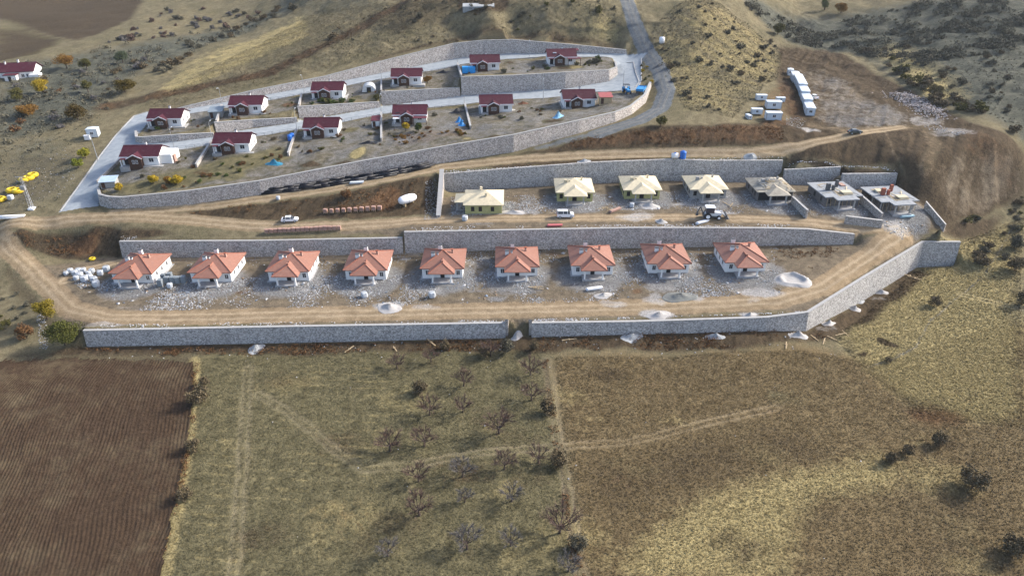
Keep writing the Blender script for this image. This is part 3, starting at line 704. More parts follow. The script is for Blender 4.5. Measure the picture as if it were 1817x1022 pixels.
TRBLUE = simple('blue_tractor_paint', (.03, .22, .48), .4, .1, 2)
RED = simple('red_lens', (.5, .03, .02), .3, .05)
SACK = simple('white_woven_sack', (.46, .49, .52), .8, .16, 2, bump=.5)
LIME = simple('pale_lime', (.40, .38, .355), .95, .12, 1.6, bump=.6)
GREYSAND = simple('grey_sand', (.34, .35, .35), .95, .12, 1.6, bump=.6)
PINKBRICK = simple('pink_clay_block', (.38, .24, .19), .9, .18, 3)
GREYBLOCK = simple('pale_grey_block', (.21, .24, .26), .9, .14, 3)
ROCK = simple('quarried_rock', (.42, .375, .35), .95, .25, 1.2, bump=.6)

# ------------------------------------------------------------------ retaining walls
def wall_mesh(name, L, ztrim=0.0):
    D = dens(L, 1.2); n = len(D); vs = []; uv = []; s = 0
    rr = random.Random(len(name) + n)
    for i, q in enumerate(D):
        nn = front_normal(D, i); hgt = q[2] - q[3] + 1.4
        if i: s += math.dist(D[i-1][:2], q[:2])
        j = rr.uniform(-.03, .03)
        bat = min(.85, .16 * hgt)
        prof = [(bat + .1 + j, q[3] - 1.4, 0), (.30 + bat * .5 + j, (q[2] + q[3]) / 2 - .7, hgt / 2), (.32, q[2] + ztrim, hgt), (-.42, q[2] + ztrim + .004, hgt + .75), (-.46, q[3] - .6, hgt * 2)]
        for off, z, v in prof:
            vs.append((q[0] + nn.x * off, q[1] + nn.y * off, z)); uv.append((s, v))
    fs = []
    for i in range(n - 1):
        for k in range(4): fs.append((i*5+k, (i+1)*5+k, (i+1)*5+k+1, i*5+k+1))
    fs.append((0,1,2,3,4)); fs.append(tuple((n-1)*5 + k for k in (4,3,2,1,0)))
    me = bpy.data.meshes.new(name); me.from_pydata(vs, [], fs)
    ul = me.uv_layers.new(name='UVMap')
    for lp in me.loops: ul.data[lp.index].uv = uv[lp.vertex_index]
    return me
def coping_mesh(L, w0=.38, w1=-.40, t=.10):
    D = dens(L, 1.2); m = MB(); n = len(D); vs = []
    for i, q in enumerate(D):
        nn = front_normal(D, i)
        for off, z in ((w0, q[2] - .02), (w0, q[2] + t), (w1, q[2] + t), (w1, q[2] - .02)): vs.append((q[0] + nn.x*off, q[1] + nn.y*off, z))
    fs = [(i*4+k, (i+1)*4+k, (i+1)*4+(k+1) % 4, i*4+(k+1) % 4) for i in range(n-1) for k in range(4)]
    fs += [(0,1,2,3), tuple((n-1)*4+k for k in (3,2,1,0))]
    return m.add(vs, fs)
WL = {'w1a': ('long stone retaining wall along the foreground, left of the gap', STONE2, True),
      'w1b': ('stone retaining wall right of the gap, bending back up to the far corner', STONE2, True),
      'w2a': ('lower stone retaining wall behind the left four orange-roofed houses', STONE, True),
      'w2b': ('taller stone retaining wall behind the right orange-roofed houses', STONE, True),
      'w3a': ('long rough-topped stone wall behind the plywood-roofed houses', STONE2, False),
      'w3b': ('short stepped-down stone wall section behind the slab with black chimneys', STONE2, False),
      'w3c': ('lowest rightmost stone wall section behind the slab with red brick chimneys', STONE2, False),
      'w4': ('longest stone retaining wall climbing right beneath the maroon-roofed houses', STONE, True),
      'w5a': ('low curved stone wall below the leftmost upper maroon house', STONE, True),
      'w5b': ('stone wall below the second upper maroon house', STONE, True),
      'w5c': ('stone wall below the greenhouse plot', STONE, True),
      'w5d': ('stone wall below the upper house with the orange shrub', STONE, True),
      'w5e': ('tall stone wall curving round at the right end of the upper plots', STONE, True),
      'w6': ('uppermost long stone retaining wall above the upper concrete road', STONE, True)}
for k, L in WALLS.items():
    lab, mt, cop = WL[k]
    o = link('retaining_wall', wall_mesh('retaining_wall', L, 0 if cop else random.uniform(-.1, .1)), mt)
    tag(o, lab, 'wall', 'stone retaining walls')
    if cop: coping_mesh(L).build('coping', CONC, o)
def free_wall(a, b, h0, h1, th, label, mat=STONE, cop=True, group='stone side walls between plots'):
    """a freestanding wall between two ground points; tops h0, h1 above ground"""
    a = Vector(a); b = Vector(b); d = (b - a); d.z = 0; ln = d.length; d.normalize(); nn = Vector((d.y, -d.x, 0))
    N = max(2, int(ln / 1.5)); vs = []; uv = []
    for i in range(N + 1):
        t = i / N; p = a + (b - a) * t; zt = a.z + h0 + (b.z + h1 - a.z - h0) * t; zb = float(height(np.array(p.x), np.array(p.y))) - 1.2
        for off, z, v in ((th/2, zb, 0), (th/2, zt, zt - zb), (-th/2, zt, zt - zb + th), (-th/2, zb, 2*(zt - zb))):
            vs.append((p.x + nn.x*off, p.y + nn.y*off, z)); uv.append((t*ln, v))
    fs = [(i*4+k, (i+1)*4+k, (i+1)*4+(k+1) % 4, i*4+(k+1) % 4) for i in range(N) for k in range(4)] + [(0,1,2,3), tuple(N*4+k for k in (3,2,1,0))]
    me = bpy.data.meshes.new('side_wall'); me.from_pydata(vs, [], fs); ul = me.uv_layers.new(name='UVMap')
    for lp in me.loops: ul.data[lp.index].uv = uv[lp.vertex_index]
    bm = bmesh.new(); bm.from_mesh(me); bmesh.ops.recalc_face_normals(bm, faces=bm.faces); bm.to_mesh(me); bm.free()
    o = link('side_wall', me, mat); tag(o, label, 'wall', group)
    if cop:
        m = MB(); q = []
        for i in range(N + 1):
            t = i / N; p = a + (b - a) * t; zt = a.z + h0 + (b.z + h1 - a.z - h0) * t
            for off, z in ((th/2+.08, zt - .02), (th/2+.08, zt+.1), (-th/2-.08, zt+.1), (-th/2-.08, zt - .02)): q.append((p.x+nn.x*off, p.y+nn.y*off, z))
        m.add(q, [(i*4+k, (i+1)*4+k, (i+1)*4+(k+1) % 4, i*4+(k+1) % 4) for i in range(N) for k in range(4)] + [(0,1,2,3), tuple(N*4+k for k in (3,2,1,0))])
        m.build('coping', CONC, o)
    return o
for (fa, ne, lab) in SIDE:
    a = G(fa[0], fa[1] + 4); b = G(ne[0], ne[1] + 2)
    free_wall(a, b, 1.0, 1.2, .5, 'narrow stone side wall ' + lab)
free_wall(G(1521,356), G(1562,394), 2.4, 2.6, .5, 'sloping stone wall right of the slab with black chimneys', group='stone walls round the unfinished houses')
free_wall(G(1498,396), G(1563,404), 2.2, 2.2, .6, 'stone wall front of the trapezoid planter below the slab with black chimneys', group='stone walls round the unfinished houses')
free_wall(G(1639,371), G(1674,412), 2.4, 2.4, .5, 'sloping stone wall right of the slab with red brick chimneys', group='stone walls round the unfinished houses')
free_wall(G(1404,360), G(1430,388), 2.0, 2.6, .5, 'sloping stone wall ending in a white post, left of the slab with black chimneys', group='stone walls round the unfinished houses')
free_wall(G(785,318), G(778,386), 3.2, .6, 1.2, 'pale concrete-capped end wall left of the plywood-roofed houses', group='stone walls round the unfinished houses')
free_wall(G(173,326), G(214,286), .9, .9, .35, 'low wall along the concrete road beside the leftmost lower garden', mat=STONE)
free_wall(G(899,596), G(900,571), 4.6, .3, .7, 'short return wall at the left side of the gap in the foreground wall', group='gap walls')
free_wall(G(941,595), G(941,571), 4.4, .3, .7, 'short return wall at the right side of the gap in the foreground wall', group='gap walls')

# ------------------------------------------------------------------ orange-tiled houses
def roof_hip(x0, x1, y0, y1, z, apex, t=.2):
    ax, ay, az = apex; m = MB()
    vs = [(x0,y0,z),(x1,y0,z),(x1,y1,z),(x0,y1,z),(ax,ay,az),(x0,y0,z-t),(x1,y0,z-t),(x1,y1,z-t),(x0,y1,z-t)]
    return m.add(vs, [(0,1,4),(1,2,4),(2,3,4),(3,0,4),(5,6,1,0),(6,7,2,1),(7,8,3,2),(8,5,0,3),(8,7,6,5)])
def roof_porch(hw, y0, yr, yb, z, zr, t=.18):
    """hip-ended porch roof: eaves at +-hw, front eave y0, ridge from yr to yb"""
    m = MB(); vs = [(-hw,y0,z),(hw,y0,z),(hw,yb,z),(-hw,yb,z),(0,yr,zr),(0,yb,zr),(-hw,y0,z-t),(hw,y0,z-t),(hw,yb,z-t),(-hw,yb,z-t)]
    return m.add(vs, [(0,1,4),(1,2,5,4),(3,0,4,5),(2,3,5),(6,7,1,0),(7,8,2,1),(9,6,0,3),(9,8,7,6),(8,9,3,2)])
def window(root, x, y, z, w, h, face='-y', frame=FRAME, pane=GLASS, name='window'):
    m = MB(); p = MB(); t = .06
    if face in ('-y', '+y'):
        s = -1 if face == '-y' else 1
        ya, yb = sorted((y, y + s * .05)); pa, pb = sorted((y, y + s * .028))
        m.box(x-w/2, x+w/2, ya, yb, z, z+t); m.box(x-w/2, x+w/2, ya, yb, z+h-t, z+h)
        m.box(x-w/2, x-w/2+t, ya, yb, z+t, z+h-t); m.box(x+w/2-t, x+w/2, ya, yb, z+t, z+h-t); m.box(x-t/2, x+t/2, ya, yb, z+t, z+h-t)
        p.box(x-w/2+.02, x+w/2-.02, pa, pb, z+.02, z+h-.02)
    else:
        s = -1 if face == '-x' else 1
        xa, xb = sorted((x, x + s * .05)); pa, pb = sorted((x, x + s * .028))
        m.box(xa, xb, y-w/2, y+w/2, z, z+t); m.box(xa, xb, y-w/2, y+w/2, z+h-t, z+h)
        m.box(xa, xb, y-w/2, y-w/2+t, z+t, z+h-t); m.box(xa, xb, y+w/2-t, y+w/2, z+t, z+h-t); m.box(xa, xb, y-t/2, y+t/2, z+t, z+h-t)
        p.box(pa, pb, y-w/2+.02, y+w/2-.02, z+.02, z+h-.02)
    f = m.build(name, frame, root); p.build('pane', pane, f)
def chimney(root, x, y, z0, w, d, h, body, cap, capmat, name='chimney'):
    c = MB().box(x-w/2, x+w/2, y-d/2, y+d/2, z0, z0+h).build(name, body, root)
    if cap: MB().box(x-w/2-.09, x+w/2+.09, y-d/2-.09, y+d/2+.09, z0+h+.12, z0+h+.24).box(x-w/2+.06, x+w/2-.06, y-d/2+.06, y+d/2-.06, z0+h, z0+h+.12).build('chimney_cap', capmat, c)
    return c
def make_site_house(kind):
    """kind: tile | ply | block | slab | slabred ; origin at the middle of the porch front, ground level"""
    r = empty('house'); r['category'] = 'house'
    wallm = {'tile': PLASTER, 'ply': INSUL, 'block': BLOCK, 'frame': DBLOCK, 'slab': DBLOCK, 'slabred': DBLOCK}[kind]
    roofm = {'tile': TILE, 'frame': WPLY}.get(kind, PLY)
    bw, y0, y1, ze = 5.3, 2.6, 13.2, 3.0
    wall = MB().box(-bw, bw, y0, y1, -2.0, ze)
    if kind == 'slabred': wall = MB().box(-bw+.2, bw-.2, y0+.3, y1, -2.0, .05).box(-bw, bw, y1-.25, y1, .05, ze).box(bw-.25, bw, 8, y1-.25, .05, ze)
    wall.build('wall', wallm, r)
    MB().box(-bw-.5, bw+.5, y0-.6, y1+.5, -2.2, -.06).build('foundation', PLAST2, r)
    MB().box(-2.9, 2.9, -.35, y0-.01, -2.2, .16).build('porch_slab', PLAST2, r)
    for s in (-1, 1): MB().box(s*2.35-.19, s*2.35+.19, -.05, .33, .16, ze-.2).build('porch_column', PLASTER if kind == 'tile' else CONC, r)
    if kind in ('slab', 'slabred'):
        MB().box(-bw-.55, bw+.55, y0-.55, y1+.55, ze-.02, ze+.28).box(-3.4, 3.4, -.5, y0-.551, ze-.02, ze+.28).build('roof_slab', SLAB, r)
        cm_, hh = (DSTEEL, 2.1) if kind == 'slab' else (BRICKC, 2.1)
        for (x, y, w_, h_) in ((-2.6, 7.2, 1.1, hh), (-1.0, 7.0, .6, hh*.75), (1.4, 9.6, .8, hh)):
            chimney(r, x, y, ze+.28, w_, .8, h_, cm_, False, None)
        rq = random.Random(8)
        for k in range(16): MB().box(-1.3, 1.3, -.12, .12, 0, .09).move(rq.uniform(-4.6, 4.6), rq.uniform(3, 12), ze+.29+.02*(k % 4), rq.uniform(0, 3.1), rq.uniform(.6, 1.2)).build('timber_plank', rq.choice((WOOD, PLY, BLOCK)), r)
        for k in range(5): MB().box(.4-.1*k, 3.2-.05*k, 2.9+.1*k, 5.2, ze+.40+.12*k, ze+.50+.12*k).build('plywood_sheet', PLY, r)
        for k in range(9): MB().tube((-5+k*1.25, 1.9, -.1), (-5+k*1.25+rq.uniform(-.2, .2), 2.3, ze-.02), .06, n=5).build('prop', WOOD, r)
        for k in range(7):
            MB().box(-1.5+k*.42, -1.3+k*.42, 2.2+.1*k, 6.4-.2*k, ze+.285+.03*(k % 3), ze+.36+.03*(k % 3)).build('timber_plank', WOOD if k % 3 else PLY, r)
        if kind == 'slabred':
            for x in (-bw+.2, bw-.2):
                for y in (y0+.4, 7.5): MB().box(x-.15, x+.15, y-.15, y+.15, .05, ze-.02).build('column', CONC, r)
            for i in range(6):
                for j in range(3): MB().tube((-4+i*1.6, 3.6+j*2.2, .05), (-4+i*1.6+.05, 3.6+j*2.2, ze-.02), .05, n=5).build('prop', STEEL, r)
            b = MB().box(-3.4, -1.6, 8.6, 10.6, ze+.285, ze+.9); b.build('plywood_box', PLY, r)
        else:
            MB().box(-1.2, -.2, y0-.03, y0+.0, .1, 2.3).build('door_opening', BLACK, r)
            MB().box(-4.3, -3.4, y0-.03, y0+.0, .9, 2.3).build('window_opening', BLACK, r)
            for y in (5, 9): MB().box(-bw-.03, -bw, y-.5, y+.5, .9, 2.3).build('window_opening', BLACK, r)
            MB().box(3.0, 4.4, 9.5, 11.8, ze+.285, ze+.6).build('brick_stack', PINKBRICK, r)
        return r
    apex = (-.1, 8.3, ze + 2.35)
    if kind == 'frame':
        roof_hip(-bw-.55, bw+.55, y0-.55, y1+.55, ze+.1, apex).build('roof', WPLY, r)
        rr = random.Random(3)
        for k in range(26):
            x = rr.uniform(-5, 5); y = rr.uniform(3, 8); z = ze+.1 + min((y-2.05)*.40, (5.85-abs(x))*.40)
            MB().box(-.1, .1, -1.3, 1.3, 0, .1).move(x, y, z+.08, rr.choice((0, 1.57, .3))).build('batten', WOOD if k % 2 else BLOCK, r)
    else:
        rf = roof_hip(-bw-.55, bw+.55, y0-.55, y1+.55, ze+.1, apex).build('roof', roofm, r)
        if kind == 'tile':
            m = MB()
            for cx, cy in ((-bw-.5, y0-.5), (bw+.5, y0-.5), (bw+.5, y1+.5), (-bw-.5, y1+.5)): m.tube((cx, cy, ze+.16), (apex[0], apex[1], apex[2]+.06), .11, n=6)
            m.build('hip_ridge', RIDGE, rf)
    pr = roof_porch(3.45, -.6, 2.9, 5.9, ze-.04, ze+1.4).build('porch_roof', roofm, r)
    if kind == 'tile':
        m = MB().tube((-3.4, -.55, ze), (0, 2.9, ze+1.45), .1, n=6).tube((3.4, -.55, ze), (0, 2.9, ze+1.45), .1, n=6).tube((0, 2.9, ze+1.45), (0, 5.5, ze+1.45), .1, n=6)
        m.build('hip_ridge', RIDGE, pr)
    cb, cc = (PLASTER, BLACK) if kind == 'tile' else ((PLY, None) if kind == 'ply' else (BLOCK, None))
    chimney(r, -2.7, 7.0, ze+.9, .95, .7, 1.35, cb, kind == 'tile', DSTEEL)
    chimney(r, -1.45, 6.9, ze+1.0, .5, .5, 1.15, cb, kind == 'tile', DSTEEL)
    chimney(r, 2.3, 8.6, ze+1.0, .5, .5, 1.4, cb if kind != 'tile' else PINKBRICK, kind == 'tile', BRICKC)
    if kind == 'tile':
        chimney(r, -1.2, 11.2, ze+.8, 1.0, .6, 1.6, PLASTER, True, DSTEEL)
        chimney(r, .0, 3.3, ze+1.3, .55, .55, .62, TILE, False, None, 'roof_vent')
        window(r, 4.15, y0-.002, .95, 1.0, 1.35); window(r, -3.9, y0-.002, .95, 1.0, 1.35)
        for s, fc in ((1, '+x'), (-1, '-x')):
            for y in (5.2, 8.0, 10.9): window(r, s*(bw+.002), y, 1.0, .95, 1.25, fc)
        MB().box(-.55, .55, y0-.06, y0-.002, .16, 2.35).build('door', BLACK, r)
    else:
        MB().box(-.75, .55, y0-.04, y0-.002, .16, 2.35).build('door_opening', BLACK, r)
        if kind == 'frame':
            for x0_, x1_ in ((-5.0, -.9), (.7, 5.0)): MB().box(x0_, x1_, y0-.05, y0-.003, .3, 2.75).build('open_bay', BLACK, r)
        for x in (-4.1, 4.1) if kind != 'frame' else (): MB().box(x-.5, x+.5, y0-.04, y0-.002, .95, 2.35).build('window_opening', BLACK, r)
        for s in (-1, 1):
            for y in (4.8, 7.0, 10.5): MB().box(min(s*(bw+.002), s*(bw+.04)), max(s*(bw+.002), s*(bw+.04)), y-.5, y+.5, .95, 2.35).build('window_opening', BLACK, r)
    return r
proto = make_site_house('tile')
ordn = ['leftmost of the row, beside the white sacks', 'second from the left, beside the grey block pallets', 'third from the left in the row', 'fourth from the left in the row',
        'at the middle of the row', 'sixth from the left in the row', 'third from the right in the row', 'second from the right in the row', 'rightmost of the row, beside the white lime pit']
SITE_POS = []
def ground_at(x, y): return float(height(np.array(float(x)), np.array(float(y))))
def house_z(p, rz=0):
    c, s = math.cos(rz), math.sin(rz)
    return max(ground_at(p.x + c*dx - s*dy, p.y + s*dx + c*dy) for dx, dy in ((0, 0), (-2, 2), (2, 2))) + .02
for i, (u, v) in enumerate(FRONT):
    p = G(u, v); p.z = house_z(p)
    clone(proto, p, R((-1.5, -.5, 0, 0, 0, .5, .8, .5, 1.5)[i]), 'white house with orange tiled hip roof, ' + ordn[i], 'orange-roofed houses of the front row'); SITE_POS.append(p.copy())
gB = 'unfinished houses of the second terrace'
pl = make_site_house('ply')
def site(proto, u, v, rz, lab):
    p = G(u, v); p.z = house_z(p, rz); clone(proto, p, rz, lab, gB); SITE_POS.append(p.copy()); return p
site(pl, 1021, 364, 0, 'unfinished house with bare plywood hip roof beside the white van')
site(pl, 1141, 360, 0, 'unfinished plywood-roofed house with a white debris heap before its porch')
pl1 = empty('house'); COL.objects.unlink(pl1); bpy.data.objects.remove(pl1)
p = G(858, 380) ; q = p + Vector((-7.9, 5.4, 0)); q.z = house_z(q, -math.pi/2) - .2
clone(pl, q, -math.pi/2, 'unfinished house turned sideways with plywood roof and yellow-green wall', gB); SITE_POS.append(p)
site(make_site_house('block'), 1260, 359, R(1), 'unfinished grey block house with pale roof boarding, left of the dark framed house')
site(make_site_house('frame'), 1379, 364, R(2), 'unfinished dark house with loose battens on its roof')
site(make_site_house('slab'), 1500, 373, R(6), 'unfinished flat concrete slab house with black chimney stubs')
site(make_site_house('slabred'), 1599, 384, R(6), 'unfinished flat slab house on props with red brick chimney stubs')

# ------------------------------------------------------------------ maroon-roofed houses
def make_maroon(extra=False):
    r = empty('house'); r['category'] = 'house'
    bw, d, ze, zr = 5.6, 8.6, 3.0, 4.95
    MB().prism([(0,-2.0),(d,-2.0),(d,ze),(d/2,zr-.18),(0,ze)], -bw, bw).build('wall', PLASTER, r)
    MB().box(-bw-.7, bw+1.4, -1.2, d+.6, -2.2, -.05).build('plinth', CONC, r)
    t = .16; oh = .55; k = (zr-ze)/(d/2)
    prof = [(-oh, ze-oh*k), (d/2, zr), (d+oh, ze-oh*k), (d+oh, ze-oh*k+t), (d/2, zr+t), (-oh, ze-oh*k+t)]
    rf = MB().prism(prof, -bw-.5, bw+.5).build('roof', MAROON, r)
    MB().tube((-bw-.5, d/2, zr+t+.02), (bw+.5, d/2, zr+t+.02), .12, n=6).build('ridge', MAROON_R, rf)
    MB().box(-bw-.52, bw+.52, -oh-.09, -oh-.005, ze-oh*k-.14, ze-oh*k+t+.01).build('gutter', FRAME, rf)
    # projecting brown gable with a white verge
    gx, gw, gd = -1.0, 1.95, 1.5
    MB().prism([(gx-gw, -2), (gx+gw, -2), (gx+gw, 2.75), (gx, 3.75), (gx-gw, 2.75)], -gd, -.003, 'y').build('gable_front', BROWN, r)
    g2 = MB().prism([(gx-gw-.45, 2.62), (gx, 3.86), (gx+gw+.45, 2.62), (gx+gw+.45, 2.76), (gx, 4.02), (gx-gw-.45, 2.76)], -gd-.4, 2.1, 'y').build('gable_roof', MAROON, r)
    MB().prism([(gx-gw-.5, 2.54), (gx, 3.78), (gx+gw+.5, 2.54), (gx+gw+.5, 2.80), (gx, 4.06), (gx-gw-.5, 2.80)], -gd-.47, -gd-.405, 'y').build('verge_board', FRAME, g2)
    for x in (gx-.5, gx+.5): window(r, x, -gd-.002, .95, .75, 1.2)
    window(r, 3.4, -.002, .95, 1.5, 1.3); MB().box(-4.9, -3.6, -.05, -.002, .05, 2.3).build('door', BLACK, r)
    MB().box(-5.5, -3.0, -1.9, -.01, -1.5, .12).build('porch_slab', CONC, r)
    MB().box(-5.5, -3.25, -1.8, .0, 2.42, 2.55).build('porch_roof', MAROON_R, r); MB().box(-5.4, -5.2, -1.7, -1.5, .12, 2.42).build('porch_post', FRAME, r)
    window(r, bw+.002, 2.4, 1.0, 1.0, 1.2, '+x'); window(r, bw+.002, 6.0, 1.0, 1.0, 1.2, '+x'); window(r, -bw-.002, 5.0, 1.0, 1.0, 1.2, '-x')
    chimney(r, .6, 5.2, zr-.5, .55, .55, 1.2, PLASTER, True, DSTEEL)
    return r
mp_ = make_maroon(); gM = 'maroon-roofed houses on the hillside plots'
LOWER = [(252,296),(413,270.5),(571,243),(728,219),(881,199),(1028,190)]
UPPER = [(295,225),(438,201.5),(582,174.5),(722,149.5),(861,125),(997,115)]
ll = ['leftmost of the lower row, with a white annex', 'second from the left in the lower row', 'third from the left in the lower row', 'fourth in the lower row, with an open red-roofed terrace', 'second from the right in the lower row', 'rightmost of the lower row, beside a red-roofed shed']
lu = ['leftmost of the upper row by the road bend', 'second from the left in the upper row', 'third in the upper row, left of the greenhouse', 'fourth in the upper row, beside an orange shrub', 'fifth in the upper row, above the blue cubes', 'rightmost of the upper row, with roof extensions']
HM = {}
for lst, labs, yaw in ((LOWER, ll, 3), (UPPER, lu, 3)):
    for i, (u, v) in enumerate(lst):
        p = G(u, v + .5); p.z = max(ground_at(p.x + a, p.y + b) for a, b in ((0,0), (4,1), (-4,1))) + .03
        h = clone(mp_, p, R(yaw + (1 if i > 3 else 0)), 'white house with maroon gable roof, ' + labs[i], gM); HM[(u, v)] = (h, p)
def extra(key, fn):
    h, p = HM[key]; fn(h)
def ex_annex(h):
    MB().box(5.62, 9.3, 1.2, 7.6, -2, 2.9).build('annex', PLASTER, h); MB().box(9.31, 9.9, 2.0, 3.6, -1.5, 2.4).build('annex_door', PINKBRICK, h)
extra(LOWER[0], ex_annex)
def ex_terrace(h):
    MB().box(1.2, 6.0, -3.2, -.6, 2.30, 2.44).build('terrace_roof', MAROON_R, h)
    for x in (1.4, 5.8): MB().box(x-.1, x+.1, -3.1, -2.9, -1, 2.3).build('terrace_post', BROWN, h)
    MB().box(-5.6, -3.3, -3.2, -1.9, 2.3, 2.42).build('awning', WHITE, h)
    MB().box(-4.9, -3.3, .3, 1.6, 3.35, 3.5).build('solar_panel', GLASS, h)
extra(LOWER[3], ex_terrace)
def ex_ext(h):
    MB().box(2.0, 7.6, 5.2, 9.0, 4.2, 4.4).build('rear_roof', MAROON_R, h)
    MB().box(2.0, 7.4, -2.6, .2, 2.5, 2.65).build('terrace_roof', MAROON_R, h)
    for x in (2.2, 7.2):
        MB().box(x-.1, x+.1, -2.5, -2.3, -1, 2.5).build('terrace_post', BROWN, h); MB().box(x-.1, x+.1, 8.6, 8.8, -1, 4.2).build('rear_post', BROWN, h)
    MB().tube((-3.6, 1.6, 4.15), (-2.2, 1.6, 4.15), .22, n=8).build('water_heater', STEELW, h)
extra(UPPER[5], ex_ext)
# village house at the left edge, half out of frame
hv = empty('house', G(22, 141), R(12), 'white house with long maroon roof at the left edge of the valley', 'house')
hv.location.z -= .3
MB().prism([(0,-2),(10,-2),(10,3.4),(5,6),(0,3.4)], -13, 9).build('wall', PLASTER, hv)
rv = MB().prism([(-.6,3.2),(5,6.1),(10.6,3.2),(10.6,3.4),(5,6.35),(-.6,3.4)], -13.6, 9.6).build('roof', MAROON, hv)
chimney(hv, 2.5, 5, 5.6, .6, .6, 1.8, PLASTER, True, DSTEEL); chimney(hv, -2.5, 4.2, 5.4, .5, .5, 1.5, PLASTER, True, DSTEEL)
MB().box(-1.6, 3.0, -3.2, -.01, -2, 2.4).build('porch_wall', PLASTER, hv); MB().box(-2.0, 3.4, -3.6, .3, 2.55, 2.8).build('porch_roof', MAROON_R, hv)
MB().box(7.5, 11.5, -1.8, 2.0, -2, 2.2).build('annex', PLASTER, hv)
for x in (-9, -5, 4.6, 6.6): window(hv, x, -.002, 1, 1.3, 1.3)
MB().box(-.2, 1.0, -3.26, -3.203, 0, 2.1).build('door', BLACK, hv)
# ------------------------------------------------------------------ vehicles
def wheel(root, x, y, r, w_, hub=STEELW, name='wheel'):
    a = MB().tube((x, y - w_/2, r), (x, y + w_/2, r), r, n=14).build(name, RUBBER, root)
    MB().tube((x, y - w_/2 - .015, r), (x, y + w_/2 + .015, r), r * .58, n=10).build('rim', hub, a)
def make_car(paint, kind='sedan'):
    r = empty('car'); r['category'] = 'car'; L2, W2 = (2.15, .86)
    if kind == 'van':
        body = [(-2.1,.35),(2.1,.35),(2.15,.75),(2.05,1.0),(1.3,1.12),(-2.1,1.12)]; cab = [(-2.08,1.12),(1.25,1.12),(.55,1.82),(-1.95,1.85)]
    else:
        body = [(-2.15,.35),(2.15,.35),(2.2,.62),(2.05,.84),(1.05,.95),(-1.3,.97),(-2.1,.95),(-2.2,.7)]; cab = [(-1.75,.96),(1.15,.95),(.35,1.42),(-1.05,1.43)]
    def sweep(prof, w0, w1):
        m = MB(); n = len(prof); zmin = min(z for _, z in prof); zmax = max(z for _, z in prof); vs = []
        for s in (-1, 1):
            for a, z in prof:
                t = (z - zmin) / (zmax - zmin); vs.append((a, s * (w0 + (w1 - w0) * t), z))
        return m.add(vs, [tuple(range(n)), tuple(range(2*n-1, n-1, -1))] + [(i, n+i, n+(i+1) % n, (i+1) % n) for i in range(n)])
    sweep(body, W2, W2 - .06).build('body', paint, r)
    top = sweep(cab, W2 - .07, W2 - .26)
    top.build('cabin', GLASS, r)
    zt = max(z for _, z in cab); ca = [a for a, z in cab if z > zt - .1]
    MB().box(min(ca) - .02, max(ca) + .02, -W2 + .24, W2 - .24, zt - .03, zt + .03).build('roof', paint, r)
    m = MB()
    for s in (-1, 1):
        for x in ((.30, -.95) if kind != 'van' else (.5, -.55, -1.9)):
            y0, y1 = sorted((s * (W2 - .06), s * (W2 - .29)))
            m.tube((x, s * (W2 - .065), .97 if kind != 'van' else 1.12), (x - .06, s * (W2 - .235), zt - .02), .05, n=5)
    m.build('pillar', paint, r)
    for x in (-1.35, 1.38):
        for s in (-1, 1): wheel(r, x, s * (W2 - .08), .33, .2)
    for s in (-1, 1):
        MB().box(2.08, 2.2, s*.62-.16, s*.62+.16, .62, .76).build('headlight', GLASS, r)
        MB().box(-2.22, -2.1, s*.66-.12, s*.66+.12, .66, .86).build('tail_light', RED, r)
    return r
def place(o, u, v, rz, label, group=None, sc=None, dz=0):
    p = G(u, v); p.z += dz; o.location = p; o.rotation_euler = (0, 0, rz); o['label'] = label
    if group: o['group'] = group
    if sc: o.scale = (sc,) * 3
    return o
place(make_car(CARW), 515, 393, R(6), 'white saloon car parked on the dirt road left of the end wall', sc=1.08, dz=.03)
place(make_car(CARW, 'van'), 1003, 385.5, R(0), 'white van on the dirt road before the plywood-roofed house', sc=1.15, dz=.03)
place(make_car(CARD), 1516, 237.5, R(8), 'dark car driving on the track at the right edge of the yard', sc=1.05, dz=.03)
place(make_car(CARW), 1443, 175, R(105), 'white car parked beside the long row of site cabins', dz=.03)
# backhoe loader
b = empty('backhoe_loader'); b['category'] = 'backhoe'
MB().prism([(-1.6,.75),(1.9,.75),(2.1,1.1),(1.9,1.45),(.3,1.6),(-1.6,1.5)], -.5, .5, 'y').build('hood', CARW, b)
cabm = MB().prism([(-1.5,1.5),(.4,1.5),(.3,2.75),(-1.4,2.75)], -.75, .75, 'y').build('cab', GLASS, b)
MB().box(-1.65, .5, -.85, .85, 2.76, 2.9).build('cab_roof', CARW, cabm)
MB().box(-1.6, 1.9, -.72, .72, .45, .76).build('chassis', DSTEEL, b)
for s in (-1, 1):
    wheel(b, -1.0, s*.95, .78, .5, CARW); wheel(b, 1.5, s*.85, .5, .38, CARW)
    MB().tube((.4, s*.62, 1.65), (2.3, s*.62, 1.5), .1, n=6).tube((2.3, s*.62, 1.5), (3.1, s*.62, .75), .1, n=6).build('loader_arm', CARW, b)
MB().prism([(2.9,.25),(3.9,.3),(3.6,.45),(3.3,.9),(3.2,1.35),(2.95,1.35)], -1.15, 1.15, 'y').build('loader_bucket', DSTEEL, b)
MB().tube((-1.9, 0, .9), (-2.7, .1, 2.7), .16, .13, n=6).build('boom', DSTEEL, b); MB().tube((-2.7, .1, 2.7), (-3.3, .1, 1.3), .12, n=6).build('dipper', DSTEEL, b)
MB().prism([(-3.6,.6),(-3.0,.7),(-3.1,1.3),(-3.45,1.35)], -.2, .4, 'y').build('rear_bucket', DSTEEL, b)
MB().box(-1.95, -1.62, -.9, .9, .4, 1.0).build('stabiliser_frame', DSTEEL, b)
place(b, 1262, 387.5, R(-4), 'white and black backhoe loader with lowered front bucket on the dirt road', sc=1.25, dz=.04)
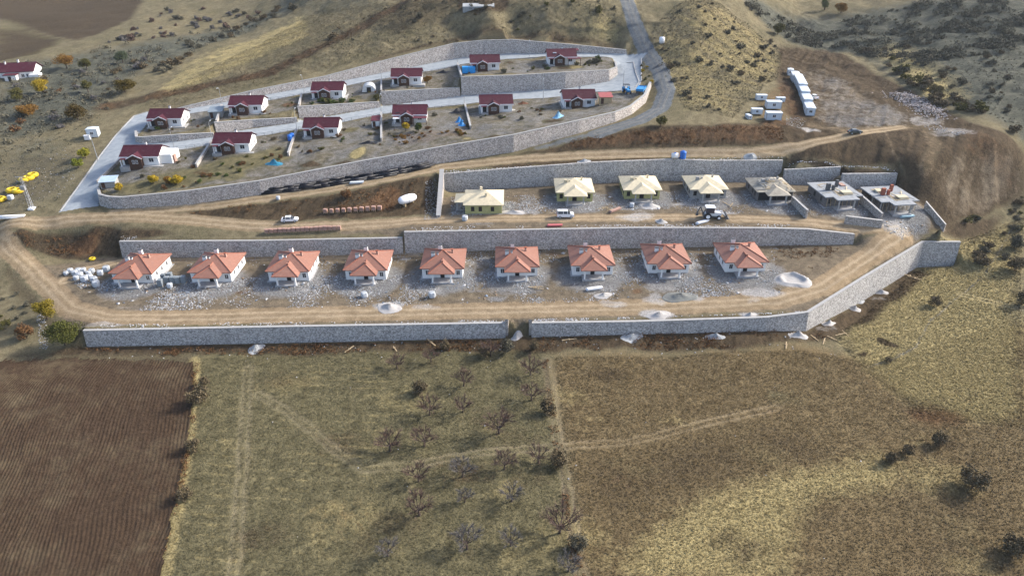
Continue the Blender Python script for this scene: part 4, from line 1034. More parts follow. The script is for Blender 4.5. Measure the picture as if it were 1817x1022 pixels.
# tractor and trailer
t = empty('tractor'); t['category'] = 'tractor'
MB().prism([(-.2,.75),(1.9,.75),(1.95,1.25),(-.2,1.35)], -.38, .38, 'y').build('hood', TRBLUE, t)
MB().box(-1.2, 1.4, -.3, .3, .5, .75).build('chassis', DSTEEL, t)
MB().box(-1.2, -.3, -.55, .55, .75, 1.0).build('seat_deck', TRBLUE, t)
MB().box(-1.35, .05, -.75, .75, 2.2, 2.32).build('canopy', DSTEEL, t)
m = MB()
for x in (-1.25, -.05):
    for s in (-.68, .68): m.tube((x, s, .95), (x, s, 2.2), .05, n=5)
m.build('canopy_frame', DSTEEL, t)
for s in (-1, 1):
    wheel(t, -.75, s*.75, .72, .4, TRBLUE); wheel(t, 1.4, s*.6, .42, .26, TRBLUE)
    MB().prism([(-1.5,1.3),(-.9,1.62),(-.2,1.3),(-.25,1.2),(-.9,1.5),(-1.45,1.2)], s*.75-.25, s*.75+.25, 'y').build('fender', TRBLUE, t)
place(t, 1112, 166, R(-80), 'blue tractor with dark canopy at the end of the lower concrete road', sc=1.35, dz=.04)
t = empty('farm_trailer'); t['category'] = 'trailer'
MB().box(-2.2, 2.2, -1.0, 1.0, .7, .85).build('bed', DSTEEL, t)
for k, (x0, x1, y0, y1) in enumerate(((-2.2, 2.2, -1.05, -.98), (-2.2, 2.2, .98, 1.05), (-2.25, -2.18, -1, 1), (2.18, 2.25, -1, 1))): MB().box(x0, x1, y0, y1, .86, 1.5).build('side_board', TRBLUE, t)
for x in (-1.2, 1.2):
    for s in (-1, 1): wheel(t, x, s*.85, .4, .25, TRBLUE)
MB().tube((2.2, -.4, .6), (3.6, 0, .5), .06, n=5).tube((2.2, .4, .6), (3.6, 0, .5), .06, n=5).build('drawbar', DSTEEL, t)
MB().box(-1.9, 1.9, -.9, .9, .86, 1.3).build('load', TARP, t)
place(t, 1137, 165, R(70), 'blue farm trailer beside the wall end, right of the tractor', sc=1.3, dz=.04)

# ------------------------------------------------------------------ cabins and tanks
def make_cabin(L, W_, Hh, door=True):
    r = empty('site_cabin'); r['category'] = 'cabin'
    m = MB().box(-W_/2+.04, W_/2-.04, 0.04, L-.04, .1, Hh-.04)
    n = int(L / .5)
    for i in range(n):
        for s in (-1, 1): x0, x1 = sorted((s*(W_/2-.04), s*W_/2)); m.box(x0, x1, i*.5+.15, i*.5+.35, .15, Hh-.1)
    m.build('shell', STEELW, r)
    MB().prism([(-W_/2-.08, Hh-.03), (W_/2+.08, Hh-.03), (W_/2+.08, Hh+.05), (0, Hh+.22), (-W_/2-.08, Hh+.05)], -.06, L+.06, 'y').build('roof', STEELW, r)
    for x in (-W_/2+.07, W_/2-.07):
        for y in (.07, L-.07): MB().box(x-.09, x+.09, y-.09, y+.09, -.6, Hh-.03).build('corner_post', STEEL, r)
    if door:
        MB().box(W_/2+.003, W_/2+.05, L*.3, L*.3+.9, .15, 2.15).build('door', FRAME, r)
        window(r, W_/2+.003, L*.7, 1.0, 1.1, 1.0, '+x'); window(r, -W_/2-.003, L*.5, 1.0, 1.1, 1.0, '-x')
    window(r, 0, .038, 1.1, 1.1, .9)
    return r
cb = make_cabin(6.9, 3.0, 2.7)
a0 = G(1437, 207); a1 = G(1408, 140); dv = (a1 - a0); rz = math.atan2(dv.y, dv.x) - math.pi/2; dl = dv.length
ords = ['nearest', 'second nearest', 'third', 'fourth', 'fifth', 'sixth']
nC = 6
for i in range(nC):
    q = a0 + dv * (i / nC); q.z = ground_at(q.x, q.y) + .15
    clone(cb, q, rz, 'white site cabin, %s in the long row from the yard entrance' % ords[i], 'site cabins in a row', (1, dl / nC / 6.95, 1))
q = a0 + dv * 1.03; q.z = ground_at(q.x, q.y) + .15
clone(make_cabin(3.0, 2.2, 2.5, False), q + Vector((-.8, 1.5, 0)), rz, 'small blue-white cabin at the far end of the long cabin row')
cb2 = make_cabin(5.2, 2.6, 2.5)
for (u, v, ang, sc, lab) in [(1350, 178, 86, .72, 'white site cabin at the back of the left cluster'), (1371, 193, 86, 1.0, 'white site cabin in the middle of the left cluster, with two dark doors'),
        (1371, 213, 86, 1.0, 'white site cabin at the front right of the left cluster'), (1342, 203, 84, .72, 'square white cabin at the left middle of the cluster'), (1331, 213, 10, .5, 'narrow upright white cabin at the front left of the cluster'),
        (1384, 181, 88, .6, 'white cabin partly hidden at the rear right of the left cluster')]:
    p = G(u, v); p.x += 2.6 * sc if ang > 45 else 0; p.z += .1
    clone(cb2, p, R(ang), lab, 'site cabins in a cluster', sc)
pw = G(165, 245); pw.z += .1
clone(make_cabin(3.0, 3.6, 2.9, False), pw, R(10), 'white kiosk cabin on the slope left of the concrete road')
pk = G(160, 246); pk.z += .05
k = empty('electric_cabinet', pk + Vector((0, -1.5, 0)), R(10), 'small white electric cabinet in front of the white kiosk', 'cabinet')
MB().box(-.9, .9, -.4, .4, 0, 1.5).build('body', STEELW, k); MB().box(-1.0, 1.0, -.5, .5, 1.5, 1.6).build('roof', WHITE, k)
for x in (-.45, .45): MB().box(x-.4, x+.4, -.43, -.402, .1, 1.4).build('door', FRAME, k)
p = G(1174, 77); wt = empty('water_cistern', p, 0, 'white cistern standing beside the grey gravel road', 'tank')
MB().lathe([(.2,.0),(1.1,.05),(1.15,2.1),(.9,2.4),(.2,2.5)], 14).build('shell', WHITE, wt, True); MB().lathe([(.3,2.45),(.3,2.65)], 10).build('lid', STEEL, wt)
p = G(1211, 282); dr = empty('water_tank', p + Vector((0, 0, .15)), 0, 'blue upright water tank on top of the rough stone wall', 'tank')
MB().lathe([(.9,0),(1.0,.1),(1.0,.7),(.96,.75),(1.0,.8),(1.0,1.5),(.96,1.55),(1.0,1.6),(.95,2.2),(.5,2.4)], 16).build('shell', BLUEP, dr, True); MB().lathe([(.35,2.38),(.35,2.55)], 10).build('lid', BLUEP, dr)
p = G(1197, 282); dr = empty('water_tank', p + Vector((0, 0, .15)), 0, 'white plastic tank left of the blue water tank on the wall', 'tank')
MB().tube((-1.0, 0, .9), (1.0, 0, .9), .85, n=14).build('shell', WHITE, dr, True); MB().box(-.8, .8, -.6, .6, 0, .3).build('cradle', WOOD, dr); MB().lathe([(.3,1.7),(.3,1.9)], 8).build('lid', BLUEP, dr)
p = G(724, 361); wt = empty('storage_drum', p + Vector((0, 0, .2)), R(40), 'large white rounded drum lying on the brown bank', 'drum')
m = MB(); prof = [(.15,-3.0),(.8,-2.85),(1.15,-2.2),(1.3,-.6),(1.3,.8),(1.05,2.2),(.7,2.75),(.2,2.9)]
m.lathe(prof, 16); m.v = [(z, x, y + 1.25) for x, y, z in m.v]; m.build('shell', WHITE, wt, True)
hp = MB().ring(1.3, .07, 18, 5).build('hoop', STEELW, wt); hp.rotation_euler = (0, R(90), 0); hp.location = (0, 0, 1.25)
MB().box(-1.6, -1.2, -.9, .9, -.6, .25).box(1.2, 1.6, -.9, .9, -.6, .25).build('cradle', WOOD, wt)

# ------------------------------------------------------------------ building materials
def make_pallet(mat, nx, ny, nz, bx, by, bz, name='block_pallet'):
    r = empty(name); r['category'] = 'pallet'
    W_, D_ = nx*bx, ny*by
    m = MB()
    for k in range(4): m.box(-W_/2, W_/2, -D_/2 + k*(D_-.12)/3, -D_/2 + k*(D_-.12)/3 + .12, .1, .14)
    for k in range(3): m.box(-W_/2 + k*(W_-.1)/2, -W_/2 + k*(W_-.1)/2 + .1, -D_/2, D_/2, -.3, .1)
    m.build('pallet_base', WOOD, r)
    m = MB(); rr = random.Random(nx*7+nz)
    for i in range(nx):
        for j in range(ny):
            for k in range(nz):
                g_ = .012 + rr.uniform(0, .012); m.box(-W_/2+i*bx+g_, -W_/2+(i+1)*bx-g_, -D_/2+j*by+g_, -D_/2+(j+1)*by-g_, .142+k*bz, .142+(k+1)*bz-.015)
    o = m.build('block_stack', mat, r); o['kind'] = 'stuff'
    return r
ORD = ['first','second','third','fourth','fifth','sixth','seventh','eighth','ninth','tenth','eleventh','twelfth','thirteenth','fourteenth','fifteenth','sixteenth','seventeenth'] + ['eighteenth','nineteenth','twentieth','twenty-first','twenty-second','twenty-third']
bp = make_pallet(PINKBRICK, 3, 2, 4, .36, .5, .27, 'brick_pallet')
for i in range(10):
    t_ = i / 9; p = G(578 + 96*t_, 378 - 5*t_); clone(bp, p + Vector((0, 0, .05)), R(random.uniform(-6, 6)), 'pallet of pinkish clay bricks, %s from the left in the short row on the bank' % ORD[i], 'brick pallets of the short row', random.uniform(.9, 1.1))
for i in range(17):
    t_ = i / 16; p = G(474 + 128*t_, 413.5 - 6*t_); clone(bp, p + Vector((0, 0, .05)), R(random.uniform(-6, 6)), 'pallet of pinkish clay bricks, %s from the left in the long row below the road' % ORD[i], 'brick pallets of the long row', random.uniform(.92, 1.08))
gp = make_pallet(GREYBLOCK, 3, 3, 6, .55, .5, .33)
for i, (u, v) in enumerate([(286,508),(298,503),(308,503),(317,503),(327,502),(292,498),(303,496)]):
    p = G(u, v); clone(gp, p + Vector((0, 0, .06)), R(4), ['front left grey block pallet between the two leftmost orange-roofed houses', 'grey block pallet behind the white sack, between the leftmost houses', 'middle grey block pallet of the front line by the second house', 'fourth grey block pallet of the line by the second house', 'rightmost grey block pallet, touching the second house', 'back left grey block pallet of the two rear ones', 'back right grey block pallet of the two rear ones'][i], 'grey block pallets', (.72, .8, .95))
def make_sack():
    r = empty('bulk_sack'); r['category'] = 'sack'; rr = random.Random(5)
    m = MB(); n = 12; prof = [(.3,0),(.62,.03),(.70,.35),(.70,.9),(.64,1.16),(.45,1.24),(.05,1.25)]
    for k, (rad, z) in enumerate(prof):
        for i in range(n):
            a = 2*math.pi*i/n; sq = min(1/max(abs(math.cos(a)), abs(math.sin(a))), 1.32); q = rad * (sq if 0 < k < 5 else 1) * .86 * (1 + rr.uniform(-.05, .05)); m.v.append((q*math.cos(a), q*math.sin(a), z*.92))
    m.f = [(k*n+i, k*n+(i+1) % n, (k+1)*n+(i+1) % n, (k+1)*n+i) for k in range(6) for i in range(n)] + [tuple(range(n))[::-1], tuple(range(6*n, 7*n))]
    m.build('bag', SACK, r)
    MB().box(-.5, .5, -.12, .12, 1.12, 1.2).build('lifting_strap', GREYSAND, r)
    return r
sk = make_sack()
for (u, v, s) in [(126,484,1.1),(134,488,1.2),(141,484,1.2),(149,483,1.1),(143,492,1.3),(151,499,1.4),(164,484,1.1),(160,495,1.2),(168,500,1.3),(172,508,1.4),(179,488,1.2),(136,496,1.0),(158,488,1.0),(118,488,.9)]:
    clone(sk, G(u, v) + Vector((0, 0, .02)), random.uniform(-.5, .5), 'white bulk sack in the cluster left of the leftmost orange-roofed house', 'white sacks in the left cluster', s)
for (u, v, s, lab) in [(190,481,1.5,'white bulk sack standing alone at the rear left corner of the leftmost front house'),(302,510,1.2,'white bulk sack in front of the grey block pallets'),(647,527,1.4,'white bulk sack in front of the fourth orange-roofed house'),
                       (767,527,1.5,'leaning white bulk sack in front of the fifth orange-roofed house'),(825,391,1.4,'white bulk sack left of the sideways plywood-roofed house'),(1121,367,1.2,'white bulk sack before the second plywood porch'),(20,354,1.4,'grey-white sack beside the yellow pipe coils'),
                       (494,354,1.0,'small white sack on the bank edge above the white car')]:
    clone(sk, G(u, v) + Vector((0, 0, .02)), random.uniform(-.5, .5), lab, None, s*.9)
    
# heaps of loose material
def heap(u, v, rx, ry, h, mat, label, name='sand_heap', seed=0, rough=.14, pit=0):
    c = G(u, v); m = MB(); n, k = 44, 14; rr = random.Random(seed + int(u))
    for j in range(k + 1):
        t_ = j / k
        for i in range(n):
            a = 2*math.pi*i/n; wob = 1 + .18*math.sin(2*a+seed) + .07*math.sin(3*a+seed*2) + (.35*(rr.random()-.5) if j == k else 0)
            x = c.x + rx*wob*t_*math.cos(a); y = c.y + ry*wob*t_*math.sin(a)
            prof = .62*math.exp(-(t_/.42)**2) + .3*(1 - t_)**1.5 if not pit else (math.exp(-((t_-.66)/.16)**2) * (1 if math.sin(a) > -.2 else .5))
            nz_ = float(fbm(np.array(x), np.array(y), .9, 3, seed + 1)) - .5; z = ground_at(x, y) + h*prof*(1 + rough*(rr.random()-.5)*2 + .6*nz_) + .12*h*nz_*(1 - t_) - (.18 if j == k else 0) + .03
            m.v.append((x, y, z))
    m.f = [(j*n+i, j*n+(i+1) % n, (j+1)*n+(i+1) % n, (j+1)*n+i) for j in range(k) for i in range(n)]
    o = m.build(name, mat, None, True); tag(o, label, 'heap')
    return o
for a in [(455,620,1.9,1.9,1.6,GREYSAND,'pale round sand heap at the foot of the foreground wall'),
          (690,546,3.6,2.2,1.1,LIME,'largest white lime heap, in front of the fifth orange-roofed house'),
          (1168,560,3.2,1.6,1.0,LIME,'white lime heap against the foreground wall right of its middle'),
          (1330,560,1.8,1.0,.9,LIME,'small white heap at the bend of the foreground wall'),
          (1120,599,2.8,1.6,1.3,GREYSAND,'left pale grey heap below the right part of the foreground wall'),
          (1269,597,2.2,1.4,1.1,GREYSAND,'right pale grey heap below the right part of the foreground wall'),
          (1416,595,2.2,1.7,1.3,LIME,'pale heap at the foot of the wall corner'),
          (1470,575,1.9,1.5,1.2,LIME,'lowest pale heap along the diagonal wall'),
          (1516,548,1.8,1.4,1.2,LIME,'middle pale heap along the diagonal wall'),
          (1563,519,1.8,1.4,1.1,LIME,'upper pale heap along the diagonal wall'),
          (1205,527,4.2,2.6,1.1,simple('dark_gravel', (.17,.175,.16), .95, .2, 2, bump=.6),'dark grey gravel heap in front of the eighth orange-roofed house'),
          (1070,525,2.6,1.4,.9,LIME,'pale heap in front of the seventh orange-roofed house'),
          (912,377,3.2,1.6,.8,LIME,'pale sand heap on the road edge left of the white van'),
          (1152,366,3.6,2.0,1.3,LIME,'white debris heap before the second plywood-roofed house'),
          (1173,394,2.0,1.0,.9,LIME,'small white heap at the wall edge left of the backhoe'),
          (1332,280,2.0,1.2,1.2,GREYSAND,'grey sand heap on the third road above the dark framed house'),
          (1036,287,2.2,.9,.9,GREYSAND,'grey sand spill on top of the rough stone wall'),
          (916,597,1.6,1.2,.9,LIME,'white lime heap at the foot of the gap in the foreground wall'),
          (786,129,2.6,1.6,1.0,BLACK,'black heap on the plot right of the orange shrub'),
          (653,254,3.0,1.6,.8,BLACK,'black soil heap at the lower plot right of the third house'),
          (811,200,3.0,1.8,1.5,BLACK,'black heap behind the blue tarpaulin heap'),
          (928,184,2.4,1.2,.8,simple('red_earth', (.14,.065,.035), .95, .2, 2),'reddish earth heap left of the rightmost lower house'),
          (1168,118,2.4,1.3,.6,simple('dark_gravel_patch', (.09,.09,.09), .95, .2, 2),'dark gravel heap in the middle of the gravel road'),
          (1525,536,1.6,1.0,.7,GREYSAND,'grey heap on the road edge inside the diagonal wall')]:
    heap(*a, seed=int(a[0]) % 7)
heap(1408, 497, 4.2, 3.8, .75, LIME, 'white-rimmed lime pit at the right end of the front terrace', 'lime_pit', 2, .15, 1)
def rocks_np(pts, s0, s1, seed, flat=.7):
    """many irregular stones as one vertex/face set"""
    r = np.random.default_rng(seed); n = len(pts)
    base = np.array([(1,0,0),(-1,0,0),(0,1,0),(0,-1,0),(0,0,1),(0,0,-1)], float)
    F = np.array([(0,2,4),(2,1,4),(1,3,4),(3,0,4),(2,0,5),(1,2,5),(3,1,5),(0,3,5)])
    s = r.uniform(s0, s1, n)[:, None, None] * (.4 + .6 * r.random((n, 6, 1)))
    V = base[None] * s * np.array([1, 1, flat]); a = r.uniform(0, 6.28, n); c, q = np.cos(a)[:, None], np.sin(a)[:, None]
    W_ = np.stack([V[..., 0]*c - V[..., 1]*q + .25*V[..., 2], V[..., 0]*q + V[..., 1]*c, V[..., 2] + .3*V[..., 0]], -1) + pts[:, None, :]
    return W_.reshape(-1, 3), (F[None] + np.arange(n)[:, None, None]*6).reshape(-1, 3)
def scatter(pix, n, seed, gauss=None):
    r = np.random.default_rng(seed); poly = [(p.x, p.y) for p in GL(pix)]
    bx = [p[0] for p in poly]; by = [p[1] for p in poly]; out = np.zeros((0, 2))
    while len(out) < n:
        q = np.stack([r.uniform(min(bx), max(bx), n*3), r.uniform(min(by), max(by), n*3)], 1)
        q = q[inpoly(poly, q[:, 0], q[:, 1])]
        if gauss: q = q[fbm(q[:, 0], q[:, 1], gauss, 2, seed % 11) > r.uniform(.35, .75, len(q))]
        out = np.concatenate([out, q])
    out = out[:n]; return np.column_stack([out, height(out[:, 0], out[:, 1])])
# quarried rock pile: the larger rocks one by one
rp = empty('rock_pile', G(1640, 190), 0, 'long pile of pale quarried rocks on the right of the yard', 'rock pile')
cl = [G(u, v) for u, v in ((1590,172),(1615,178),(1640,192),(1660,205))]
rr = np.random.default_rng(4); pts = []
for i in range(900):
    t_ = rr.random()*2.999; k = int(t_); p = cl[k].lerp(cl[k+1], t_ - k); d = rr.normal(0, 1.9, 2); x, y = p.x + d[0]*1.3, p.y + d[1]*1.8
    pts.append((x, y, ground_at(x, y) + 1.5*math.exp(-(d @ d)/5)*rr.random()**.4))
V_, F_ = rocks_np(np.array(pts), .25, .62, 8)
o = link('rocks', np_mesh('rocks', V_ - np.array(rp.location), F_), ROCK, rp); o['kind'] = 'stuff'
# rubble and litter of the building sites
def stuff(name, pts, s0, s1, seed, mat, label, flat=.7):
    V_, F_ = rocks_np(pts, s0, s1, seed, flat); o = link(name, np_mesh(name, V_, F_), mat); o['kind'] = 'stuff'; o['label'] = label; o['category'] = 'rubble'
    return o
LIT = [([(150,500),(640,488),(1380,478),(1390,522),(900,540),(230,552)], 11000, 7), ([(110,480),(200,475),(200,515),(150,520)], 300, 4), ([(300,440),(1380,440),(1380,462),(260,475)], 2200, 5), ([(800,350),(1180,345),(1190,372),(800,385)], 3600, 5), ([(1180,340),(1560,350),(1580,392),(1200,376)], 2600, 5), ([(560,465),(600,465),(600,500),(560,505)], 120, 3), ([(830,455),(880,455),(880,490),(830,490)], 260, 3), ([(1080,450),(1140,450),(1150,475),(1090,480)], 260, 3), ([(1220,450),(1270,450),(1280,470),(1230,480)], 260, 3), ([(1560,385),(1640,400),(1600,425),(1570,410)], 420, 4), ([(1640,215),(1720,238),(1700,240),(1640,228)], 220, 4)]
wp, gp_, bp_, np_ = [], [], [], []
for i, (px, n, gs) in enumerate(LIT):
    q = scatter(px, n, 30 + i, gs); RNG.shuffle(q); h_ = len(q) // 5; wp.append(q[:h_]); gp_.append(q[h_:3*h_]); bp_.append(q[3*h_:4*h_]); np_.append(q[4*h_:])
edge_ = [scatter([(150,578),(900,568),(900,575),(150,588)], 350, 61, 4), scatter([(945,566),(1350,558),(1430,552),(1430,556),(945,573)], 260, 62, 4), scatter([(790,303),(1390,278),(1390,285),(790,309)], 500, 63), scatter([(1395,288),(1590,300),(1590,307),(1395,300)], 160, 64), scatter([(720,406),(1430,398),(1430,405),(720,411)], 420, 65, 4), scatter([(755,320),(782,312),(778,388),(752,390)], 420, 66), scatter([(200,612),(1430,590),(1430,620),(200,632)], 90, 67), scatter([(65,560),(80,560),(85,620),(70,620)], 120, 68), scatter([(215,420),(245,420),(240,427),(214,428)], 50, 69), scatter([(0,320),(120,260),(140,340),(20,370)], 200, 70), scatter([(1395,205),(1430,215),(1420,228),(1395,222)], 160, 71)]
LITTER_W = simple('white_debris', (.50, .505, .51), .8, .2, 1.5)
stuff('white_rubble', np.concatenate(wp + edge_[:5]), .10, .38, 1, LITTER_W, 'scattered white building debris on the terraces', .5)
stuff('grey_rubble', np.concatenate(gp_ + edge_[5:]), .10, .42, 2, simple('grey_debris', (.30,.30,.29), .9, .35, .6), 'scattered grey stones and rubble on the building sites', .6)
big_ = np.concatenate([scatter(px, max(14, n // 60), 200 + i) for i, (px, n, gs) in enumerate(LIT)])
stuff('large_white_debris', big_[::3], .3, .85, 11, LITTER_W, 'larger white sheets and lumps of building waste on the terraces', .28)
stuff('large_brown_debris', big_[1::3], .3, .8, 12, simple('brown_board_debris', (.24,.17,.11), .9, .3, .8), 'larger brown boards and clods of waste on the terraces', .25)
stuff('large_blue_debris', big_[2::3], .25, .7, 13, simple('blue_sheet_debris', (.16,.21,.27), .8, .35, .8), 'larger blue-grey plastic scraps on the terraces', .25)
stuff('blue_grey_rubble', np.concatenate(bp_), .08, .34, 5, simple('blue_grey_debris', (.24,.28,.32), .85, .35, .8), 'scattered blue-grey building waste on the terraces', .5)
stuff('brown_rubble', np.concatenate(np_), .08, .34, 6, simple('brown_debris', (.17,.13,.095), .9, .35, .8), 'scattered brown clods and timber scraps on the terraces', .6)
stuff('field_stone', np.concatenate([scatter([(0,630),(900,622),(1500,610),(1500,640),(900,640),(0,655)], 40, 80), scatter([(0,650),(340,650),(300,1000),(0,1000)], 26, 81), scatter([(360,640),(1600,640),(1700,1000),(300,1000)], 26, 82)]), .12, .32, 3, LITTER_W, 'single white stones lying on the fields')
blue_l = scatter([(430,508),(900,500),(900,512),(430,525)], 160, 83, 4)
blue_l = np.concatenate([blue_l, scatter([(280,515),(340,515),(330,545),(280,545)], 160, 84), scatter([(1100,495),(1350,490),(1350,500),(1100,508)], 160, 85, 4)])
stuff('blue_litter', blue_l, .10, .30, 4, simple('faded_blue_litter', (.20,.27,.36), .8, .3, 1.5), 'bluish plastic litter around the front-row porches', .4)
# loose planks
pk_ = empty('plank'); pk_['category'] = 'plank'; MB().box(-1.6, 1.6, -.11, .11, 0, .06).box(-.12, .12, -.3, .3, .062, .11).build('board', WOOD, pk_)
for i, (u, v, a, lab) in enumerate([(1462,606,60,'below the wall corner'),(1475,600,-50,'below the wall corner'),(1490,594,20,'below the wall corner'),(1500,592,100,'below the wall corner'),(1395,612,70,'below the wall corner'),(1445,600,110,'below the wall corner'),
        (1070,369,10,'between the plywood-roofed houses'),(1078,371,-15,'between the plywood-roofed houses'),(1086,373,25,'between the plywood-roofed houses'),(1064,372,5,'between the plywood-roofed houses'),(700,618,120,'at the foot of the foreground wall'),(620,620,60,'at the foot of the foreground wall'),(765,608,130,'at the foot of the foreground wall'),(1010,603,10,'at the foot of the foreground wall'),
        (950,510,5,'in front of the sixth orange-roofed house'),(955,513,-8,'in front of the sixth orange-roofed house'),(1298,364,60,'left of the dark framed house'),(1288,362,120,'left of the dark framed house'),(1623,494,-35,'below the far end of the diagonal wall'),(1615,490,-30,'below the far end of the diagonal wall')]):
    clone(pk_, G(u, v) + Vector((0, 0, .12)), R(a), 'loose timber plank lying ' + lab, 'loose planks ' + lab, random.uniform(.8, 1.2))
pr_ = simple('red_panel_paint', (.45,.12,.12), .6, .15, 2)
for (u, v, a, mt, lab) in [(983,402,3,pr_,'stack of red formwork panels at the wall edge below the white van'),(1245,396,30,WHITE,'white formwork panels at the wall edge before the backhoe'),(632,326,8,STEELW,'pale steel panels on the road edge below the black pipes'),(1607,386,8,simple('pale_blue_board', (.30,.45,.52), .7, .15, 1),'pale blue boards stacked before the slab with red chimneys'),(1090,375,40,PINKBRICK,'reddish boards before the second plywood-roofed house'),(1053,514,15,WHITE,'white board lying in front of the seventh orange-roofed house')]:
    r = empty('panel_stack', G(u, v) + Vector((0, 0, .15)), R(a), lab, 'panels')
    for k in range(4): MB().box(-2.0+.1*k, 2.0+.12*k, -.5-.05*k, .5-.06*k, k*.14, k*.14+.12).build('panel', mt, r)
# black pipes along the foot of the long wall
pipe = MB().tube((-6, 0, 0), (6, 0, 0), .27, n=10).mesh('pipe', True)
bots = [(473,345.5),(502,342),(530,338.5),(558,334.5),(585,330),(612,325.5),(640,321),(670,316.5),(700,311.5),(730,305.5),(758,299)]
for i in range(len(bots) - 1):
    a = G(*bots[i]); b_ = G(*bots[i+1]); d = b_ - a; nrm = Vector((-d.y, d.x, 0)).normalized()
    for j in range(8):
        row, kk = (0, j) if j < 4 else ((1, j - 4) if j < 7 else (2, 1))
        mid = (a + b_) / 2 + nrm * (kk * .55 + row * .28); gz = sum(ground_at(mid.x + d.x*t_, mid.y + d.y*t_) for t_ in (-.4, 0, .4)) / 3
        o = link('drain_pipe', pipe, BLKPIPE); o.location = Vector((mid.x + random.uniform(-1.2, 1.2), mid.y, min(gz, mid.z + .5) + .3 + .46*row))
        o.rotation_euler = (0, -math.atan2(d.z, math.hypot(d.x, d.y)), math.atan2(d.y, d.x) + random.uniform(-.03, .03)); o.scale = (d.length/12*random.uniform(1.2, 1.5), 1.15, 1.15)
        tag(o, 'black plastic drain pipe in the long pile at the foot of the hillside wall', 'pipe', 'black pipes along the wall')
# yellow pipe coils
coil = empty('pipe_coil'); coil['category'] = 'pipe coil'
for k, (r0, z) in enumerate(((1.15, .3), (1.0, .75), (1.2, .6))): MB().ring(r0, .3, 18, 6, (0, 0, z)).build('coil_turn', YELLOW, coil, True)
for i, (u, v, lab) in enumerate([(22,341,'front left yellow pipe coil beside the transformer pole'),(33,342,'yellow pipe coil touching the transformer pole on its left'),(44,322,'yellow pipe coil just behind the transformer pole'),(52,319,'middle yellow pipe coil of the rear three'),(59,314,'rearmost yellow pipe coil of the left slope'),(1,357,'yellow pipe coil cut by the left edge of the view')]):
    clone(coil, G(u, v) + Vector((0, 0, .1)), R(40*i), lab, 'yellow pipe coils', 1.15)
clone(coil, G(164, 461) + Vector((0, 0, .05)), 1, 'small yellow pipe coil beside the cut bank', None, .6)
wb = empty('pipe_bundle', G(14, 388) + Vector((0, 0, .1)), R(6), 'long white wrapped pipe bundle beside the road at the left edge', 'pipe bundle')
for k in range(5): MB().tube((-5, (k % 3)*.5-.5, .3+.45*(k//3)), (5, (k % 3)*.5-.5, .3+.45*(k//3)), .27, n=8).build('pipe', WHITE, wb, True)
# tarpaulins, sheds, greenhouse
def tarp(u, v, rx, ry, h, label, mat=TARP):
    o = heap(u, v, rx, ry, h, mat, label, 'tarpaulin_heap', int(u) % 5, .35); o['category'] = 'tarpaulin'
tarp(815,216,1.5,1.4,1.7,'rear blue tarpaulin heap by the side wall'); tarp(819,222,1.6,1.4,1.6,'front blue tarpaulin heap by the side wall')
tarp(487,291,2.6,1.6,1.4,'teal-blue tarpaulin heap below the second lower house', simple('teal_tarpaulin', (.03,.20,.30), .5, .2, 2, bump=.5)); tarp(990,208,2.0,1.6,1.9,'light blue tarpaulin tent before the rightmost lower house', simple('light_blue_tarpaulin', (.22,.45,.62), .6, .2, 2, bump=.5))
bs_ = empty('covered_stack', G(832, 131) + Vector((0, 0, .05)), R(4), 'bright blue plastic-wrapped cubes beside the fifth upper house', 'covered stack')
for k in range(2):
    for j in range(2): MB().box(-2.6+k*2.65, -.05+k*2.65, .0, 2.0, .03+j*1.25, 1.22+j*1.25).build('wrapped_cube', simple('bright_blue_wrap', (.02,.30,.72), .4, .15, 1), bs_)
bb = empty('barrel', G(515, 250), 0, 'blue barrel pair against the side wall of a lower plot', 'barrel')
for k in range(2): MB().lathe([(.7,0),(.75,.1),(.75,.9),(.7,.95),(.75,1.0),(.75,1.9),(.4,2.0)], 12, (k*.3, k*1.7, .05)).build('drum', BLUEP, bb, True)
def shed(u, v, w_, d_, h_, rz, roofm, wallm, label):
    r = empty('shed', G(u, v) + Vector((0, 0, .05)), R(rz), label, 'shed')
    MB().box(-w_/2, w_/2, 0, d_, -1.2, h_).build('wall', wallm, r)
    MB().prism([(-.4, h_+.02), (d_+.4, h_+.62), (d_+.4, h_+.76), (-.4, h_+.16)], -w_/2-.3, w_/2+.3).build('roof', roofm, r)
    MB().prism([(-.0, h_), (d_, h_+.02), (d_, h_+.6)], -w_/2+.02, w_/2-.02).build('gable_infill', wallm, r)
    MB().box(-w_/2+.3, -w_/2+1.3, -.05, -.003, 0, 1.95).build('door', BROWN, r)
shed(1075,185,4.2,4.0,2.3,3,simple('faded_red_sheet', (.32,.09,.085), .7, .15, 1),WOOD,'timber shed with faded red roof right of the rightmost lower house')
shed(667,226,2.6,3.4,2.2,3,MAROON_R,PLASTER,'small maroon-roofed hut at the edge of the third lower plot')
shed(384,210,4.4,4.6,2.2,10,simple('grey_blue_sheet', (.20,.24,.27), .6, .12, 1),BLOCK,'grey sheet-roofed shed between the two leftmost upper houses')
shed(193,334,4.2,3.2,1.9,10,simple('pale_blue_sheet', (.36,.46,.55), .6, .15, 1),BLOCK,'pale blue-roofed lean-to in the corner garden by the concrete road')
shed(1452,357,1.2,1.2,1.4,0,WHITE,WHITE,'tiny white meter hut between the slab houses') if False else None
gh = empty('greenhouse', G(655, 164) + Vector((0, 0, .05)), R(8), 'white arched polytunnel greenhouse on the upper plot', 'greenhouse')
n = 12; prof = [(2.6*math.cos(math.pi*i/n), 2.5*math.sin(math.pi*i/n)) for i in range(n+1)]
MB().prism(prof, 0, 5.5, 'y').build('cover', simple('milky_plastic', (.55,.56,.55), .4, .2, 1), gh)
m = MB()
